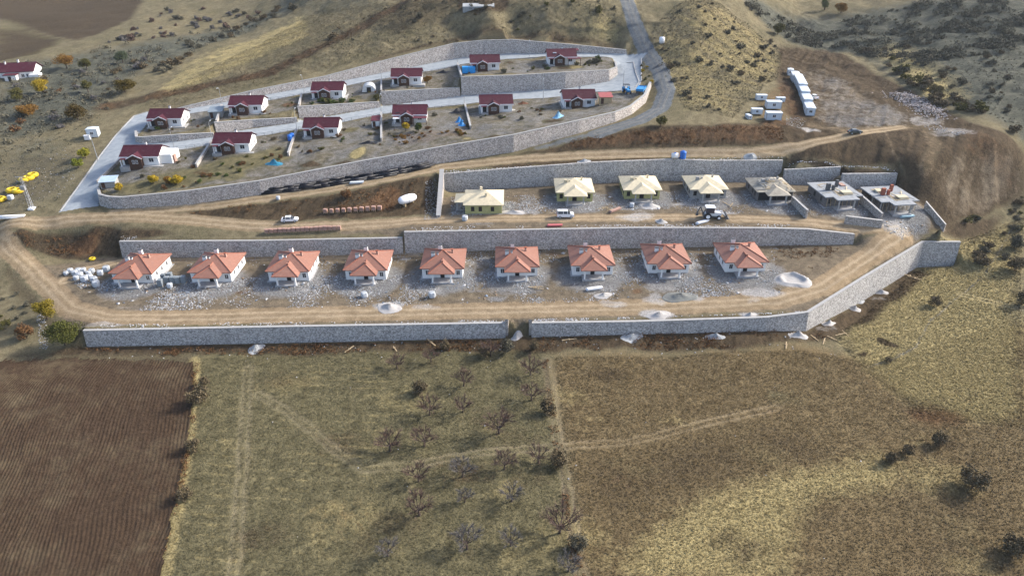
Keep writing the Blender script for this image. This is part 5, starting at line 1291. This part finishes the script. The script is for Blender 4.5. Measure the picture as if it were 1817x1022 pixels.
for y in (0, 1.8, 3.6, 5.5):
    for i in range(n): m.tube((prof[i][0]*1.01, y, prof[i][1]*1.01), (prof[i+1][0]*1.01, y, prof[i+1][1]*1.01), .05, n=4)
m.build('hoop_frame', STEEL, gh); MB().box(-.8, .8, -.06, -.01, 0, 1.8).build('door', BLACK, gh)
# concrete pad on the hill top
pd = empty('concrete_pad', G(849, 10), R(2), 'pale concrete foundation pad on the hill top', 'foundation'); px_, py_ = pd.location.x, pd.location.y; pd.rotation_euler.x = .5*math.atan2(ground_at(px_, py_+4) - ground_at(px_, py_-4), 8); pd.location.z += .05
MB().box(-7, 7, -2.2, 2.2, -2.5, .15).build('slab', GREYSAND, pd); MB().box(-5.5, 5.8, -1.6, 1.8, .152, .2).build('screed', GREYSAND, pd)

# ------------------------------------------------------------------ poles, railings, kerbs
def make_lamp():
    r = empty('street_lamp'); r['category'] = 'street lamp'
    MB().tube((0,0,-.5), (0,0,7.0), .11, .06, n=6).build('pole', STEEL, r); MB().tube((0,0,6.95), (0,-1.3,7.25), .045, n=5).build('arm', STEEL, r)
    MB().box(-.14, .14, -1.8, -1.25, 7.2, 7.32).build('lamp_head', STEELW, r); MB().box(-.22, .22, -.22, .22, -.6, .12).build('base', CONC, r)
    return r
lp = make_lamp()
for row, pts in (('lower', [(310,266),(378,254),(527,231),(677,204),(824,186),(964,176),(1105,160)]), ('upper', [(395,190),(540,166),(677,141),(812,116),(939,103)])):
    for i, (u, v) in enumerate(pts):
        clone(lp, G(u, v), 0 if row == 'upper' else math.pi, 'slim grey street lamp, number %s from the left along the %s concrete road' % (['one', 'two', 'three', 'four', 'five', 'six', 'seven'][i], row), 'street lamps on the %s concrete road' % row)
tp = empty('utility_pole', G(57, 371), 0, 'lattice transformer pole on a white concrete foot by the yellow coils', 'utility pole')
m = MB()
for sx, sy in ((1,1), (-1,1), (1,-1), (-1,-1)): m.tube((sx*.45, sy*.45, .4), (sx*.2, sy*.2, 10), .07, n=4)
for k in range(9):
    a = .45 - .25*k/9; z = .6 + k*1.05
    m.tube((-a, -a, z), (a, -a, z+.9), .04, n=4).tube((a, a, z), (-a, a, z+.9), .04, n=4).tube((a, -a, z), (a, a, z+.9), .04, n=4).tube((-a, a, z), (-a, -a, z+.9), .04, n=4)
m.build('lattice_shaft', STEEL, tp); MB().box(-.8, .8, -.8, .8, -.8, .45).build('foot', WHITE, tp)
for z in (8.6, 9.9): MB().box(-1.5, 1.5, -.08, .08, z, z+.14).build('cross_arm', STEEL, tp)
MB().box(-.7, .7, -.95, -.3, 6.2, 7.4).build('transformer', STEEL, tp)
up = empty('utility_pole', G(174, 285), 0, 'grey power pole beside the concrete road, right of the white kiosk', 'utility pole')
MB().tube((0,0,-.5), (0,0,9), .16, .09, n=7).build('shaft', STEEL, up); MB().box(-.9, .9, -.06, .06, 8.5, 8.6).build('cross_arm', STEEL, up)
def strip(pts, w_, h_, name, mat, inset=0):
    D = dens([tuple(p) for p in pts], 2.0); vs = []
    for i, q in enumerate(D):
        nn = front_normal(D, i); z = ground_at(q[0], q[1])
        for off, dz in ((w_/2, -.3), (w_/2, h_), (-w_/2, h_), (-w_/2, -.3)): vs.append((q[0]+nn.x*off, q[1]+nn.y*off, z+dz))
    n = len(D); m = MB().add(vs, [(i*4+k, (i+1)*4+k, (i+1)*4+(k+1) % 4, i*4+(k+1) % 4) for i in range(n-1) for k in range(4)] + [(0,1,2,3), tuple((n-1)*4+k for k in (3,2,1,0))])
    o = m.build(name, mat); o['kind'] = 'structure'; return o
KL = [(252,264),(318,266),(450,243),(526,231),(615,216),(679,203),(755,192),(844,183),(900,178),(964,175),(1053,164),(1103,161)]
KU = [(262,219),(330,203),(450,183),(577,160.5),(623,151),(692,138.5),(819,115),(900,105.5),(961,101),(1040,102),(1086,104)]
for pts in (KL, KU, [(107,375),(150,316),(204,242),(238,206),(262,199)], [(1138,104),(1138,143),(1130,159)], [(1112,112),(1124,111),(1134,146),(1127,155)]): strip(GL(pts), .3, .16, 'kerb', CONC)
def railing(pix, label):
    L = dens([tuple(p) for p in GL(pix)], 2.6); r = empty('railing', (0, 0, 0), 0, label, 'railing')
    post = MB().box(-.035, .035, -.035, .035, -.2, 1.05).mesh('post'); m = MB()
    for i, q in enumerate(L):
        z = ground_at(q[0], q[1]); o = link('post', post, DSTEEL, r); o.location = (q[0], q[1], z)
        if i:
            z0 = ground_at(L[i-1][0], L[i-1][1])
            for h_ in (.55, 1.02): m.tube((L[i-1][0], L[i-1][1], z0+h_), (q[0], q[1], z+h_), .03, n=4)
    m.build('rail', DSTEEL, r)
railing([(300,268.5),(376,257)], 'dark metal railing along the lower road left of the first side wall'); railing([(383,254),(525,233)], 'dark metal railing along the lower road behind the second lower house')
railing([(530,231),(676,206)], 'dark metal railing along the lower road behind the third lower house'); railing([(680,204),(822,188)], 'dark metal railing along the lower road behind the fourth lower house')
railing([(543,169),(676,144)], 'dark metal railing along the upper road behind the greenhouse'); railing([(684,142),(812,119)], 'dark metal railing along the upper road behind the orange shrub plot')
railing([(399,193),(534,171)], 'dark metal railing along the upper road behind the second upper house'); railing([(177,337),(212,290)], 'dark metal railing beside the concrete road at the corner garden')
# ------------------------------------------------------------------ vegetation
def leaf_mat(name, a, b, dark=.5):
    t = NT(name); t.rough(.85); gm = t.n('NewGeometry'); rnd = gm.outputs['Random Per Island']
    oi = t.n('ObjectInfo')
    c = t.mix(rnd, a, b); n = t.noise(1.1, 3)
    c = t.mix(t.ramp(n, [(.35, (.55,.55,.55)), (.65, (0,0,0))]), c, tuple(x * dark for x in a))
    c = t.mix(t.math('MULTIPLY', oi.outputs['Random'], .45), c, tuple(x * .62 for x in b))
    t.b.inputs['Specular IOR Level'].default_value = .05
    return t.col(c)
BARK = simple('bark', (.085, .062, .048), .95, .3, 3)
TWIG = leaf_mat('reddish_twig', (0.111, 0.072, 0.058), (0.195, 0.137, 0.111))
TWIGG = leaf_mat('grey_twig', (0.111, 0.107, 0.104), (0.215, 0.202, 0.195))
YEL = leaf_mat('yellow_leaf', (.36, .25, .025), (.50, .37, .04))
ORA = leaf_mat('orange_leaf', (.20, .105, .03), (.30, .17, .04))
OLV = leaf_mat('olive_leaf', (0.084, 0.081, 0.028), (0.161, 0.147, 0.049))
GRN = leaf_mat('green_leaf', (0.056, 0.087, 0.028), (0.119, 0.147, 0.045))
SCR = leaf_mat('scrub_leaf', (0.091, 0.088, 0.063), (0.184, 0.168, 0.119))
DRK = leaf_mat('dark_scrub_leaf', (.105, .084, .050), (.195, .155, .095))
BRN = leaf_mat('brown_leaf', (0.128, 0.068, 0.033), (0.225, 0.128, 0.060))
def leaf_np(seed, n, rx, ry, rz, size, z0=0.0, lumps=7):
    """leaf quads in uneven clumps through a crown's volume"""
    r = np.random.default_rng(seed)
    cen = r.normal(0, 1, (lumps, 3)); cen /= np.linalg.norm(cen, axis=1)[:, None]; cen *= r.uniform(.35, .75, (lumps, 1))
    rad = r.uniform(.32, .58, lumps); k = r.integers(0, lumps, n)
    d = r.normal(0, 1, (n, 3)); d /= np.linalg.norm(d, axis=1)[:, None]
    p = cen[k] + d * (rad[k] * r.random(n)**.45)[:, None]
    p[:, 2] = np.maximum(p[:, 2], -.95 + .1*r.random(n)); p = p * np.array([rx, ry, rz]) + np.array([0, 0, rz + z0])
    a = r.normal(0, 1, (n, 3)); a /= np.linalg.norm(a, axis=1)[:, None]; b_ = np.cross(a, r.normal(0, 1, (n, 3))); b_ /= np.linalg.norm(b_, axis=1)[:, None]
    s = size * r.uniform(.6, 1.4, (n, 1)); a *= s; b_ *= s * .7
    V = np.stack([p - a, p + b_, p + a, p - b_], 1).reshape(-1, 3); F = np.arange(n*4).reshape(-1, 4)
    return np_mesh('foliage', V, F)
def limbs(seed, h, spread, n1, n2, n3, r0, trunk_h=.3):
    """tapered trunk with limbs (first mesh) and fine twigs (second)"""
    rr = random.Random(seed); m = MB(); tw = MB()
    top = Vector((rr.uniform(-.1, .1), rr.uniform(-.1, .1), h*trunk_h)); m.tube((0, 0, -.3), top, r0*1.25, r0*.85, n=6)
    for i in range(n1):
        a = 2*math.pi*(i + rr.uniform(-.3, .3))/n1; e = top + Vector((math.cos(a)*spread*rr.uniform(.35, .6), math.sin(a)*spread*rr.uniform(.35, .6), h*rr.uniform(.25, .42)))
        mid = top.lerp(e, .5) + Vector((0, 0, -.06*h)); m.tube(top, mid, r0*.6, r0*.42, n=5); m.tube(mid, e, r0*.42, r0*.25, n=5)
        for j in range(n2):
            s = mid.lerp(e, rr.random()); d = (e - top).normalized() + Vector((rr.gauss(0, .6), rr.gauss(0, .6), rr.gauss(.25, .4))); f = s + d.normalized()*spread*rr.uniform(.3, .55)
            m.tube(s, f, r0*.26, r0*.12, n=3)
            for k in range(n3):
                s2 = s.lerp(f, rr.uniform(.25, 1)); d2 = (f - s).normalized() + Vector((rr.gauss(0, .7), rr.gauss(0, .7), rr.gauss(.2, .5))); f2 = s2 + d2.normalized()*spread*rr.uniform(.16, .34)
                sd = Vector((rr.gauss(0, 1), rr.gauss(0, 1), rr.gauss(0, 1))).normalized()*r0*.20
                tw.add([s2 - sd, s2 + sd, f2], [(0, 1, 2)])
    return m.mesh('trunk'), tw.mesh('crown', fix=False)
BT = [limbs(s, 3.6, 2.7, 7, 6, 22, .15) for s in (1, 2, 3, 4)]
def bare_tree(u, v, k, s, mat, label, group=None):
    p = G(u, v); r = empty('bare_tree', p, random.uniform(0, 6.28), label, 'tree', group, s)
    tm, cm_ = BT[k % 4]
    link('trunk', tm, BARK, r)
    c_ = bpy.data.objects.new('crown', cm_); COL.objects.link(c_); c_.parent = r
    if not cm_.materials: cm_.materials.append(TWIG)
    c_.material_slots[0].link = 'OBJECT'; c_.material_slots[0].material = mat
    return r
TREES = [(705,654,.9,0),(765,643,.8,0),(871,631,1.0,0),(823,685,1.0,0),(941,666,1.05,0),(943,711,1.0,0),(763,736,1.05,0),(822,731,.9,0),(693,800,1.15,0),(753,792,1.05,0),(885,769,1.35,0),(743,854,1.0,0),(821,846,1.0,1),(895,833,1.0,0),(955,821,.9,0),(745,914,1.15,0),(908,889,.9,1),(825,891,.7,1),(993,945,1.35,0),(829,974,1.1,1),(906,968,.8,1),(689,986,.8,1),(1009,1013,.85,1)]
for i, (u, v, s, g_) in enumerate(sorted(TREES, key=lambda t_: t_[1])):
    reg = 'above the curved track' if v < 800 else 'below the curved track'
    bare_tree(u, v, i, s * 1.15, TWIGG if g_ else TWIG, 'bare %s orchard tree, %s from the top of the olive field' % ('grey-twigged' if g_ else 'reddish-twigged', ORD[i]), 'bare orchard trees in the olive field')
# shrub prototypes (shared meshes)
def set_mat(o, mat):
    if not o.data.materials: o.data.materials.append(mat)
    o.material_slots[0].link = 'OBJECT'; o.material_slots[0].material = mat
SH = [leaf_np(20+k, 460, 1.0, 1.0, .75, .12) for k in range(5)]
SHB = [leaf_np(40+k, 1700, 1.0, 1.0, .95, .075, 0, 12) for k in range(4)]
stemm = limbs(9, 1.2, .8, 5, 3, 2, .05, .2)[0]
def shrub(u, v, s, mat, label, group=None, big=False, p=None, zs=1.0, name='shrub'):
    p = G(u, v) if p is None else p
    if big:
        r = empty('shrub', p + Vector((0, 0, -.05)), random.uniform(0, 6.28), label, 'shrub', group, (s, s, s*zs))
        f = link('foliage', random.choice(SHB), None, r); set_mat(f, mat); link('stem', stemm, BARK, r)
        return r
    o = link(name, random.choice(SH), None); set_mat(o, mat); o.location = p + Vector((0, 0, -.12*s)); o.rotation_euler = (0, 0, random.uniform(0, 6.28)); o.scale = (s, s, s*zs)
    tag(o, label, 'plant' if 'plant' in name else 'shrub', group); return o
def leafy_tree(u, v, s, h, mat, label, k=0, group=None):
    p = G(u, v); r = empty('leafy_tree', p, random.uniform(0, 6.28), label, 'tree', group)
    tm = limbs(50+k, h*.8, s*.8, 6, 3, 1, .035*h, .35)[0]; link('trunk', tm, BARK, r)
    f = link('crown', leaf_np(60+k, int(2600*max(1, s/2)), s, s, h*.42, .16, h*.12, 14), mat, r)
    return r
leafy_tree(84, 566, 2.6, 5.4, leaf_mat('yellow_green_leaf', (.17,.135,.02), (.30,.23,.03)), 'yellow-green tree at the left end of the foreground wall', 1)
leafy_tree(116, 612, 4.2, 6.6, leaf_mat('dark_olive_leaf', (.055,.065,.018), (.135,.135,.035)), 'big dark olive tree against the left end of the foreground wall', 2)
for a in [(119,122,4.6,6.5,ORA,'large orange autumn tree behind the left valley house',3),(76,165,3.4,6,YEL,'bright yellow tree right of the left valley house',4),(139,213,4.2,6.0,leaf_mat('brown_olive_leaf', (.075,.05,.018), (.13,.095,.03)),'round brown-olive tree above the white kiosk',5),
          (222,164,4.6,5.5,leaf_mat('bronze_leaf', (.09,.07,.02), (.16,.12,.03)),'bronze tree on the scrubby slope left of the hill',6),(50,207,4.2,5.5,ORA,'orange-brown tree at the far left of the valley slope',7),(36,180,3.6,5.5,OLV,'olive tree left of the orange-brown tree on the valley slope',8),
          (218,112,3.4,5.5,leaf_mat('grey_green_leaf', (.075,.095,.055), (.13,.155,.09)),'grey-green tree on the far field edge',9),(155,124,3.0,5.0,OLV,'olive tree right of the large orange tree',10),(157,164,2.2,5.5,OLV,'slender yellow-olive tree on the valley slope',11),
          (152,281,2.2,3.6,leaf_mat('lime_leaf', (.22,.21,.03), (.33,.31,.04)),'lime-yellow young tree left of the concrete road',12),(139,298,1.8,3.2,leaf_mat('lime_leaf_b', (.17,.19,.03), (.26,.28,.04)),'smaller lime-yellow tree below the other one by the road',13)]: leafy_tree(*a)
for a in [(272,325,1.8,2.6,YEL,'left yellow garden tree below the leftmost lower house',14),(300,326,1.5,2.4,ORA,'middle orange-yellow garden tree below the leftmost lower house',15),(314,327,2.1,2.9,YEL,'right and largest yellow garden tree below the leftmost lower house',16),(211,339,1.4,2.4,YEL,'small yellow tree beside the blue-roofed lean-to',17),
          (720,233,1.6,3.0,YEL,'yellow garden tree before the fourth lower house',18),(759,148,1.6,3.0,ORA,'orange shrub-like tree beside the fourth upper house',19),(743,233,1.4,2.8,GRN,'green garden tree before the fourth lower house',20),(1172,225,2.0,4.0,OLV,'olive tree at the foot of the gravel road',21),(1380,62,3.4,6.0,OLV,'olive-brown tree at the head of the yard gully',22),(1492,24,3.6,6,ORA,'orange-brown tree in the upper right scrub',23),(1463,18,2.4,8,GRN,'tall green conifer-like tree in the upper right scrub',24),(1657,172,3.0,5,leaf_mat('tan_leaf', (.12,.10,.05), (.19,.16,.08)),'tan tree at the edge above the rock pile',25)]: leafy_tree(*a)
# boundary shrubs in the fields
for (u, v, s, lab, m_) in [(972,732,2.0,'round dark shrub on the field boundary above the track',DRK),(990,826,2.0,'round dark shrub on the field boundary below the track',DRK),(1025,972,1.6,'small grey shrub on the lower field boundary',SCR),(355,716,2.4,'large dark shrub on the ploughed field edge',DRK),(345,798,1.6,'middle dark shrub on the ploughed field edge',DRK),(330,885,1.5,'lowest dark shrub on the ploughed field edge',DRK),(363,684,1.3,'highest small shrub on the ploughed field edge',DRK),
        (745,697,2.0,'dense dark shrub among the upper orchard trees',DRK),(1578,820,1.6,'dark shrub at the left end of the ditch on the right',DRK),(1609,806,1.3,'middle dark shrub along the ditch on the right',DRK),(1664,788,1.7,'dark shrub at the right end of the ditch',DRK),(1724,866,2.6,'wide dark shrub on the right slope',DRK),(1795,982,2.6,'large dark shrub in the bottom right corner',DRK),(1575,643,.9,'tiny dark shrub at the end of the grey path',DRK),(1657,543,1.7,'lone black-green shrub on the straw field right of the diagonal wall',DRK),
        (48,600,2.2,'russet shrub left of the big olive tree',BRN),(1800,480,2.4,'dark shrub at the right edge above the straw field',DRK),(1800,440,2.6,'scrubby bush at the right edge below the spoil slope',SCR),(1815,540,2.2,'dark bush cut by the right edge',DRK),(900,624,1.8,'grey shrub at the foot of the wall gap',SCR),(948,620,1.6,'dark shrub right of the wall gap',DRK),(615,352,1.8,'brown bush on the bank edge below the pipes',BRN),(790,620,1.6,'bare dark bush below the foreground wall',DRK),(860,632,1.6,'bare bush at the top of the orchard',DRK)]:
    shrub(u, v, s, m_, lab, None, True)
# scrub on the hills: individuals
def band(pix, n, seed, s0, s1, mats, label, group, gs=None):
    nm = 'garden_plant' if 'garden' in label else ('orchard_bush' if 'orchard' in label else ('weed_bush' if 'weed' in label else 'shrub'))
    for i, q in enumerate(scatter(pix, n, seed, gs)):
        shrub(0, 0, random.uniform(s0, s1)*random.choice((.7, 1, 1, 1.3)), random.choice(mats), label, group, False, Vector(q), random.uniform(.7, 1.0), nm)
band([(1150,40),(1260,0),(1390,90),(1380,140),(1300,205),(1215,190)], 58, 101, .7, 1.7, [SCR, SCR, DRK], 'small shrub on the straw slope right of the gravel road', 'shrubs on the straw slope')
band([(560,70),(700,0),(870,0),(860,55),(700,85)], 28, 102, .8, 1.9, [SCR, DRK], 'small shrub on the gully slope above the upper wall', 'shrubs above the upper wall')
band([(870,20),(1090,5),(1100,70),(920,55)], 20, 103, .6, 1.5, [SCR, OLV], 'small shrub on the hill left of the gravel road', 'shrubs left of the gravel road')
band([(30,150),(170,120),(280,90),(240,150),(130,230),(20,240)], 36, 104, .9, 2.4, [SCR, DRK, TWIGG, BRN], 'scrubby bush on the valley slope at the left', 'bushes on the valley slope')
band([(255,140),(330,78),(470,22),(530,0),(540,10),(420,62),(270,145)], 36, 105, 1.2, 2.6, [DRK, SCR], 'dark bush in the hedgerow crossing the upper left slope', 'hedgerow bushes')
band([(300,15),(560,-5),(420,50),(250,80),(180,80)], 50, 106, 1.2, 2.2, [TWIGG, TWIGG, TWIG, SCR], 'bare grey orchard bush on the far upper left field', 'far orchard bushes')
band([(1560,90),(1817,60),(1817,230),(1700,190)], 46, 107, .8, 1.8, [SCR, DRK], 'small shrub on the pale slope at the upper right', 'shrubs on the upper right slope')
band([(1520,95),(1560,110),(1640,175),(1740,215),(1817,265),(1817,240),(1720,190),(1640,150),(1560,90)], 28, 108, 1.6, 3.2, [DRK, DRK, SCR, OLV], 'dark bush along the gully edge right of the yard', 'bushes along the yard gully')
band([(1690,395),(1817,340),(1817,480),(1720,470)], 20, 109, .8, 2.0, [SCR, DRK, OLV], 'scrubby bush at the toe of the spoil slope', 'bushes below the spoil slope')
band([(230,345),(330,315),(490,275),(505,285),(340,330),(235,348)], 26, 110, .5, 1.2, [OLV, GRN, BRN], 'low garden plant on the lower left plots', 'garden plants of the lower left plots')
band([(690,243),(832,228),(835,240),(700,258)], 22, 111, .5, 1.0, [ORA, BRN, OLV], 'low russet garden plant below the fourth lower house', 'russet garden plants')
band([(940,128),(1070,118),(1082,108),(1060,106),(1000,122)], 14, 112, .7, 1.4, [OLV, GRN, SCR], 'garden shrub around the rightmost upper house', 'garden shrubs at the upper right house')
band([(548,183),(670,172),(672,180),(552,188)], 14, 113, .9, 1.6, [OLV, GRN], 'green garden bush on the greenhouse plot', 'green bushes of the greenhouse plot')
band([(0,500),(60,540),(60,590),(0,590)], 10, 114, .5, 1.1, [SCR, OLV], 'low bush on the rough ground left of the dirt road', 'low bushes at the left edge')
band([(250,240),(380,232),(480,206),(520,206),(640,180),(780,152),(900,130),(1000,126),(1060,112),(900,110),(700,142),(450,188),(262,220)], 46, 116, .4, 1.1, [OLV, GRN, BRN, SCR, DRK], 'small garden plant on the upper maroon-house plots', 'garden plants of the upper plots')
band([(230,320),(480,285),(800,240),(1000,200),(1090,172),(900,196),(680,215),(400,262),(260,300)], 60, 117, .4, 1.1, [OLV, GRN, BRN, SCR, DRK], 'small garden plant on the lower maroon-house plots', 'garden plants of the lower plots')
band([(1128,105),(1150,110),(1160,150),(1142,150)], 8, 115, .7, 1.3, [OLV, YEL, SCR], 'yellowing weed bush between the apron and the gravel road', 'weed bushes by the apron')
# the wood that reads as one mass in the upper right
def mass(name, pts, smin, smax, mat, label, per=26, seed=5, leaf=.34):
    r = np.random.default_rng(seed); P_ = np.repeat(pts, per, 0); n = len(P_)
    s = np.repeat(r.uniform(smin, smax, len(pts)), per)[:, None]; d = r.normal(0, 1, (n, 3)); d /= np.linalg.norm(d, axis=1)[:, None]; d *= r.random((n, 1))**.4
    P_ = P_ + d*s*np.array([1, 1, .7]) + np.array([0, 0, .45])*s
    a = r.normal(0, 1, (n, 3)); a /= np.linalg.norm(a, axis=1)[:, None]; b_ = np.cross(a, r.normal(0, 1, (n, 3))); b_ /= np.linalg.norm(b_, axis=1)[:, None]
    q = leaf*r.uniform(.5, 1.3, (n, 1)); a *= q; b_ *= q*.7
    o = link(name, np_mesh(name, np.stack([P_-a, P_+b_, P_+a, P_-b_], 1).reshape(-1, 3), np.arange(n*4).reshape(-1, 4)), mat); o['kind'] = 'stuff'; o['label'] = label; o['category'] = 'scrub'
mass('scrub_wood', scatter([(1280,-20),(1400,70),(1500,88),(1640,120),(1817,90),(1860,-30)], 1000, 120, 9), .7, 2.2, SCR, 'dark scrub wood covering the upper right hillside', 46)
mass('valley_scrub', scatter([(-20,120),(130,100),(330,60),(540,-10),(420,65),(250,140),(150,240),(-20,300)], 260, 121, 10), .8, 2.0, SCR, 'grey-brown scrub between the valley trees', 30, 6)
mass('bank_weed', np.concatenate([scatter([(100,620),(900,603),(900,622),(350,632)], 420, 122, 5), scatter([(945,600),(1430,590),(1480,600),(1300,618),(960,625)], 380, 123, 5), scatter([(960,266),(1390,250),(1390,228),(1150,232),(1010,248)], 420, 124, 4), scatter([(290,382),(760,374),(760,320),(600,345)], 240, 125, 4), scatter([(20,415),(200,405),(200,450),(60,445)], 110, 126, 4), scatter([(1380,430),(1500,440),(1450,480),(1370,480)], 120, 127, 4), scatter([(962,640),(972,640),(990,760),(1010,870),(1040,1040),(1020,1040),(995,870),(975,760)], 130, 128, 4), scatter([(342,645),(352,645),(345,760),(325,870),(300,980),(288,980),(315,870),(334,760)], 120, 129, 4)]), .25, .7, BRN, 'brown dry weeds on the cut banks and below the foreground wall', 14, 7, .13)
# dry grass tufts: blades that share the zones and the material of the ground they grow on
def tufts(name, pix, n, seed, h, label, gs=None):
    p = scatter(pix, n, seed, gs); r = np.random.default_rng(seed); k = 3
    i_ = np.clip(np.searchsorted(GX, p[:, 0]), 0, NX-1); j_ = np.clip(np.searchsorted(GY, p[:, 1]), 0, NY-1)
    keep = (A['rut'][j_, i_] < .15) & (A['conc'][j_, i_] + A['grav'][j_, i_] + A['road'][j_, i_] < .2); p = p[keep]; i_ = i_[keep]; j_ = j_[keep]; n = len(p)
    P_ = np.repeat(p, k, 0); a = r.uniform(0, 6.28, n*k); hh = h*np.repeat(r.uniform(.5, 1.3, n), k); wd = hh*.5
    dx, dy = np.cos(a), np.sin(a); ln = r.uniform(.7, 1.6, n*k)*hh
    z0 = np.full(n*k, -.02)
    b0 = P_ + np.stack([-dy*wd - dx*.2*hh, dx*wd - dy*.2*hh, z0], 1); b1 = P_ + np.stack([dy*wd - dx*.2*hh, -dx*wd - dy*.2*hh, z0], 1); tp_ = P_ + np.stack([dx*ln, dy*ln, hh], 1)
    V = np.stack([b0, b1, tp_], 1)
    nz = np.cross(V[:, 1]-V[:, 0], V[:, 2]-V[:, 0])[:, 2]; fl = nz < 0; V[fl] = V[fl][:, ::-1]
    me = np_mesh(name, V.reshape(-1, 3), np.arange(n*k*3).reshape(-1, 3))
    fnm = np.cross(V[:, 1]-V[:, 0], V[:, 2]-V[:, 0]); fnm /= np.linalg.norm(fnm, axis=1)[:, None] + 1e-9; nn_ = fnm*.25 + np.array([0, 0, .8]); nn_ /= np.linalg.norm(nn_, axis=1)[:, None]
    me.polygons.foreach_set('use_smooth', np.ones(n*k, bool)); me.normals_split_custom_set_from_vertices(np.repeat(nn_, 3, 0).astype(np.float32))
    for kk, arr in A.items():
        val = np.ones(n) if kk == 'tuft' else arr[j_, i_]
        if val.max() > .01: at = me.attributes.new(kk, 'FLOAT', 'POINT'); at.data.foreach_set('value', np.repeat(val, k*3).astype(np.float32))
    o = link(name, me, GROUND); o['kind'] = 'stuff'; o['label'] = label; o['category'] = 'grass'
tufts('orchard_grass', [(356,636),(600,628),(956,624),(975,700),(1005,860),(1030,1050),(285,1050),(315,900),(345,760)], 46000, 130, .16, 'short olive-green grass of the orchard field')
tufts('dry_field_grass', [(985,634),(1200,632),(1430,622),(1560,645),(1817,560),(1880,800),(1850,1060),(1045,1050),(1010,860)], 66000, 131, .18, 'tan dry grass of the right foreground field')
tufts('straw_grass', [(1480,600),(1620,485),(1817,385),(1817,760),(1640,740),(1540,660)], 24000, 132, .24, 'pale straw grass right of the diagonal wall')
tufts('hill_grass', [(1150,60),(1260,0),(1390,90),(1380,140),(1300,210),(1215,195)], 22000, 133, .22, 'dry straw grass on the slope right of the gravel road')
tufts('upper_hill_grass', [(250,190),(560,20),(870,0),(1090,10),(1110,75),(850,55),(577,125),(302,190)], 26000, 134, .24, 'dry grass on the hill above the upper wall')

# ------------------------------------------------------------------ haze: the air between the camera and the hills
hz = MB().box(-705, 705, -30, 1006, -14, 262).build('haze', None); hz['kind'] = 'stuff'
hm = bpy.data.materials.new('haze_air'); hm.use_nodes = True; ht = hm.node_tree; ht.nodes.remove(ht.nodes['Principled BSDF'])
pv = ht.nodes.new('ShaderNodeVolumePrincipled'); pv.inputs['Color'].default_value = (.86, .92, 1, 1); pv.inputs['Density'].default_value = .00006; pv.inputs['Anisotropy'].default_value = .2
ht.links.new(pv.outputs[0], ht.nodes['Material Output'].inputs['Volume']); hz.data.materials.append(hm)

mass('slope_weed', np.concatenate([scatter([(1150,60),(1260,0),(1390,90),(1380,140),(1300,210),(1215,195)], 900, 140), scatter([(560,70),(700,0),(1090,0),(1100,75),(850,55),(600,110)], 900, 141), scatter([(1540,85),(1817,60),(1817,240),(1700,195)], 700, 142), scatter([(-20,140),(250,130),(160,235),(100,370),(-20,380)], 800, 143)]), .18, .55, SCR, 'low grey-green weeds dotting the dry slopes', 9, 8, .17)
for o in bpy.data.objects:
    if '_used' in o: del o['_used']
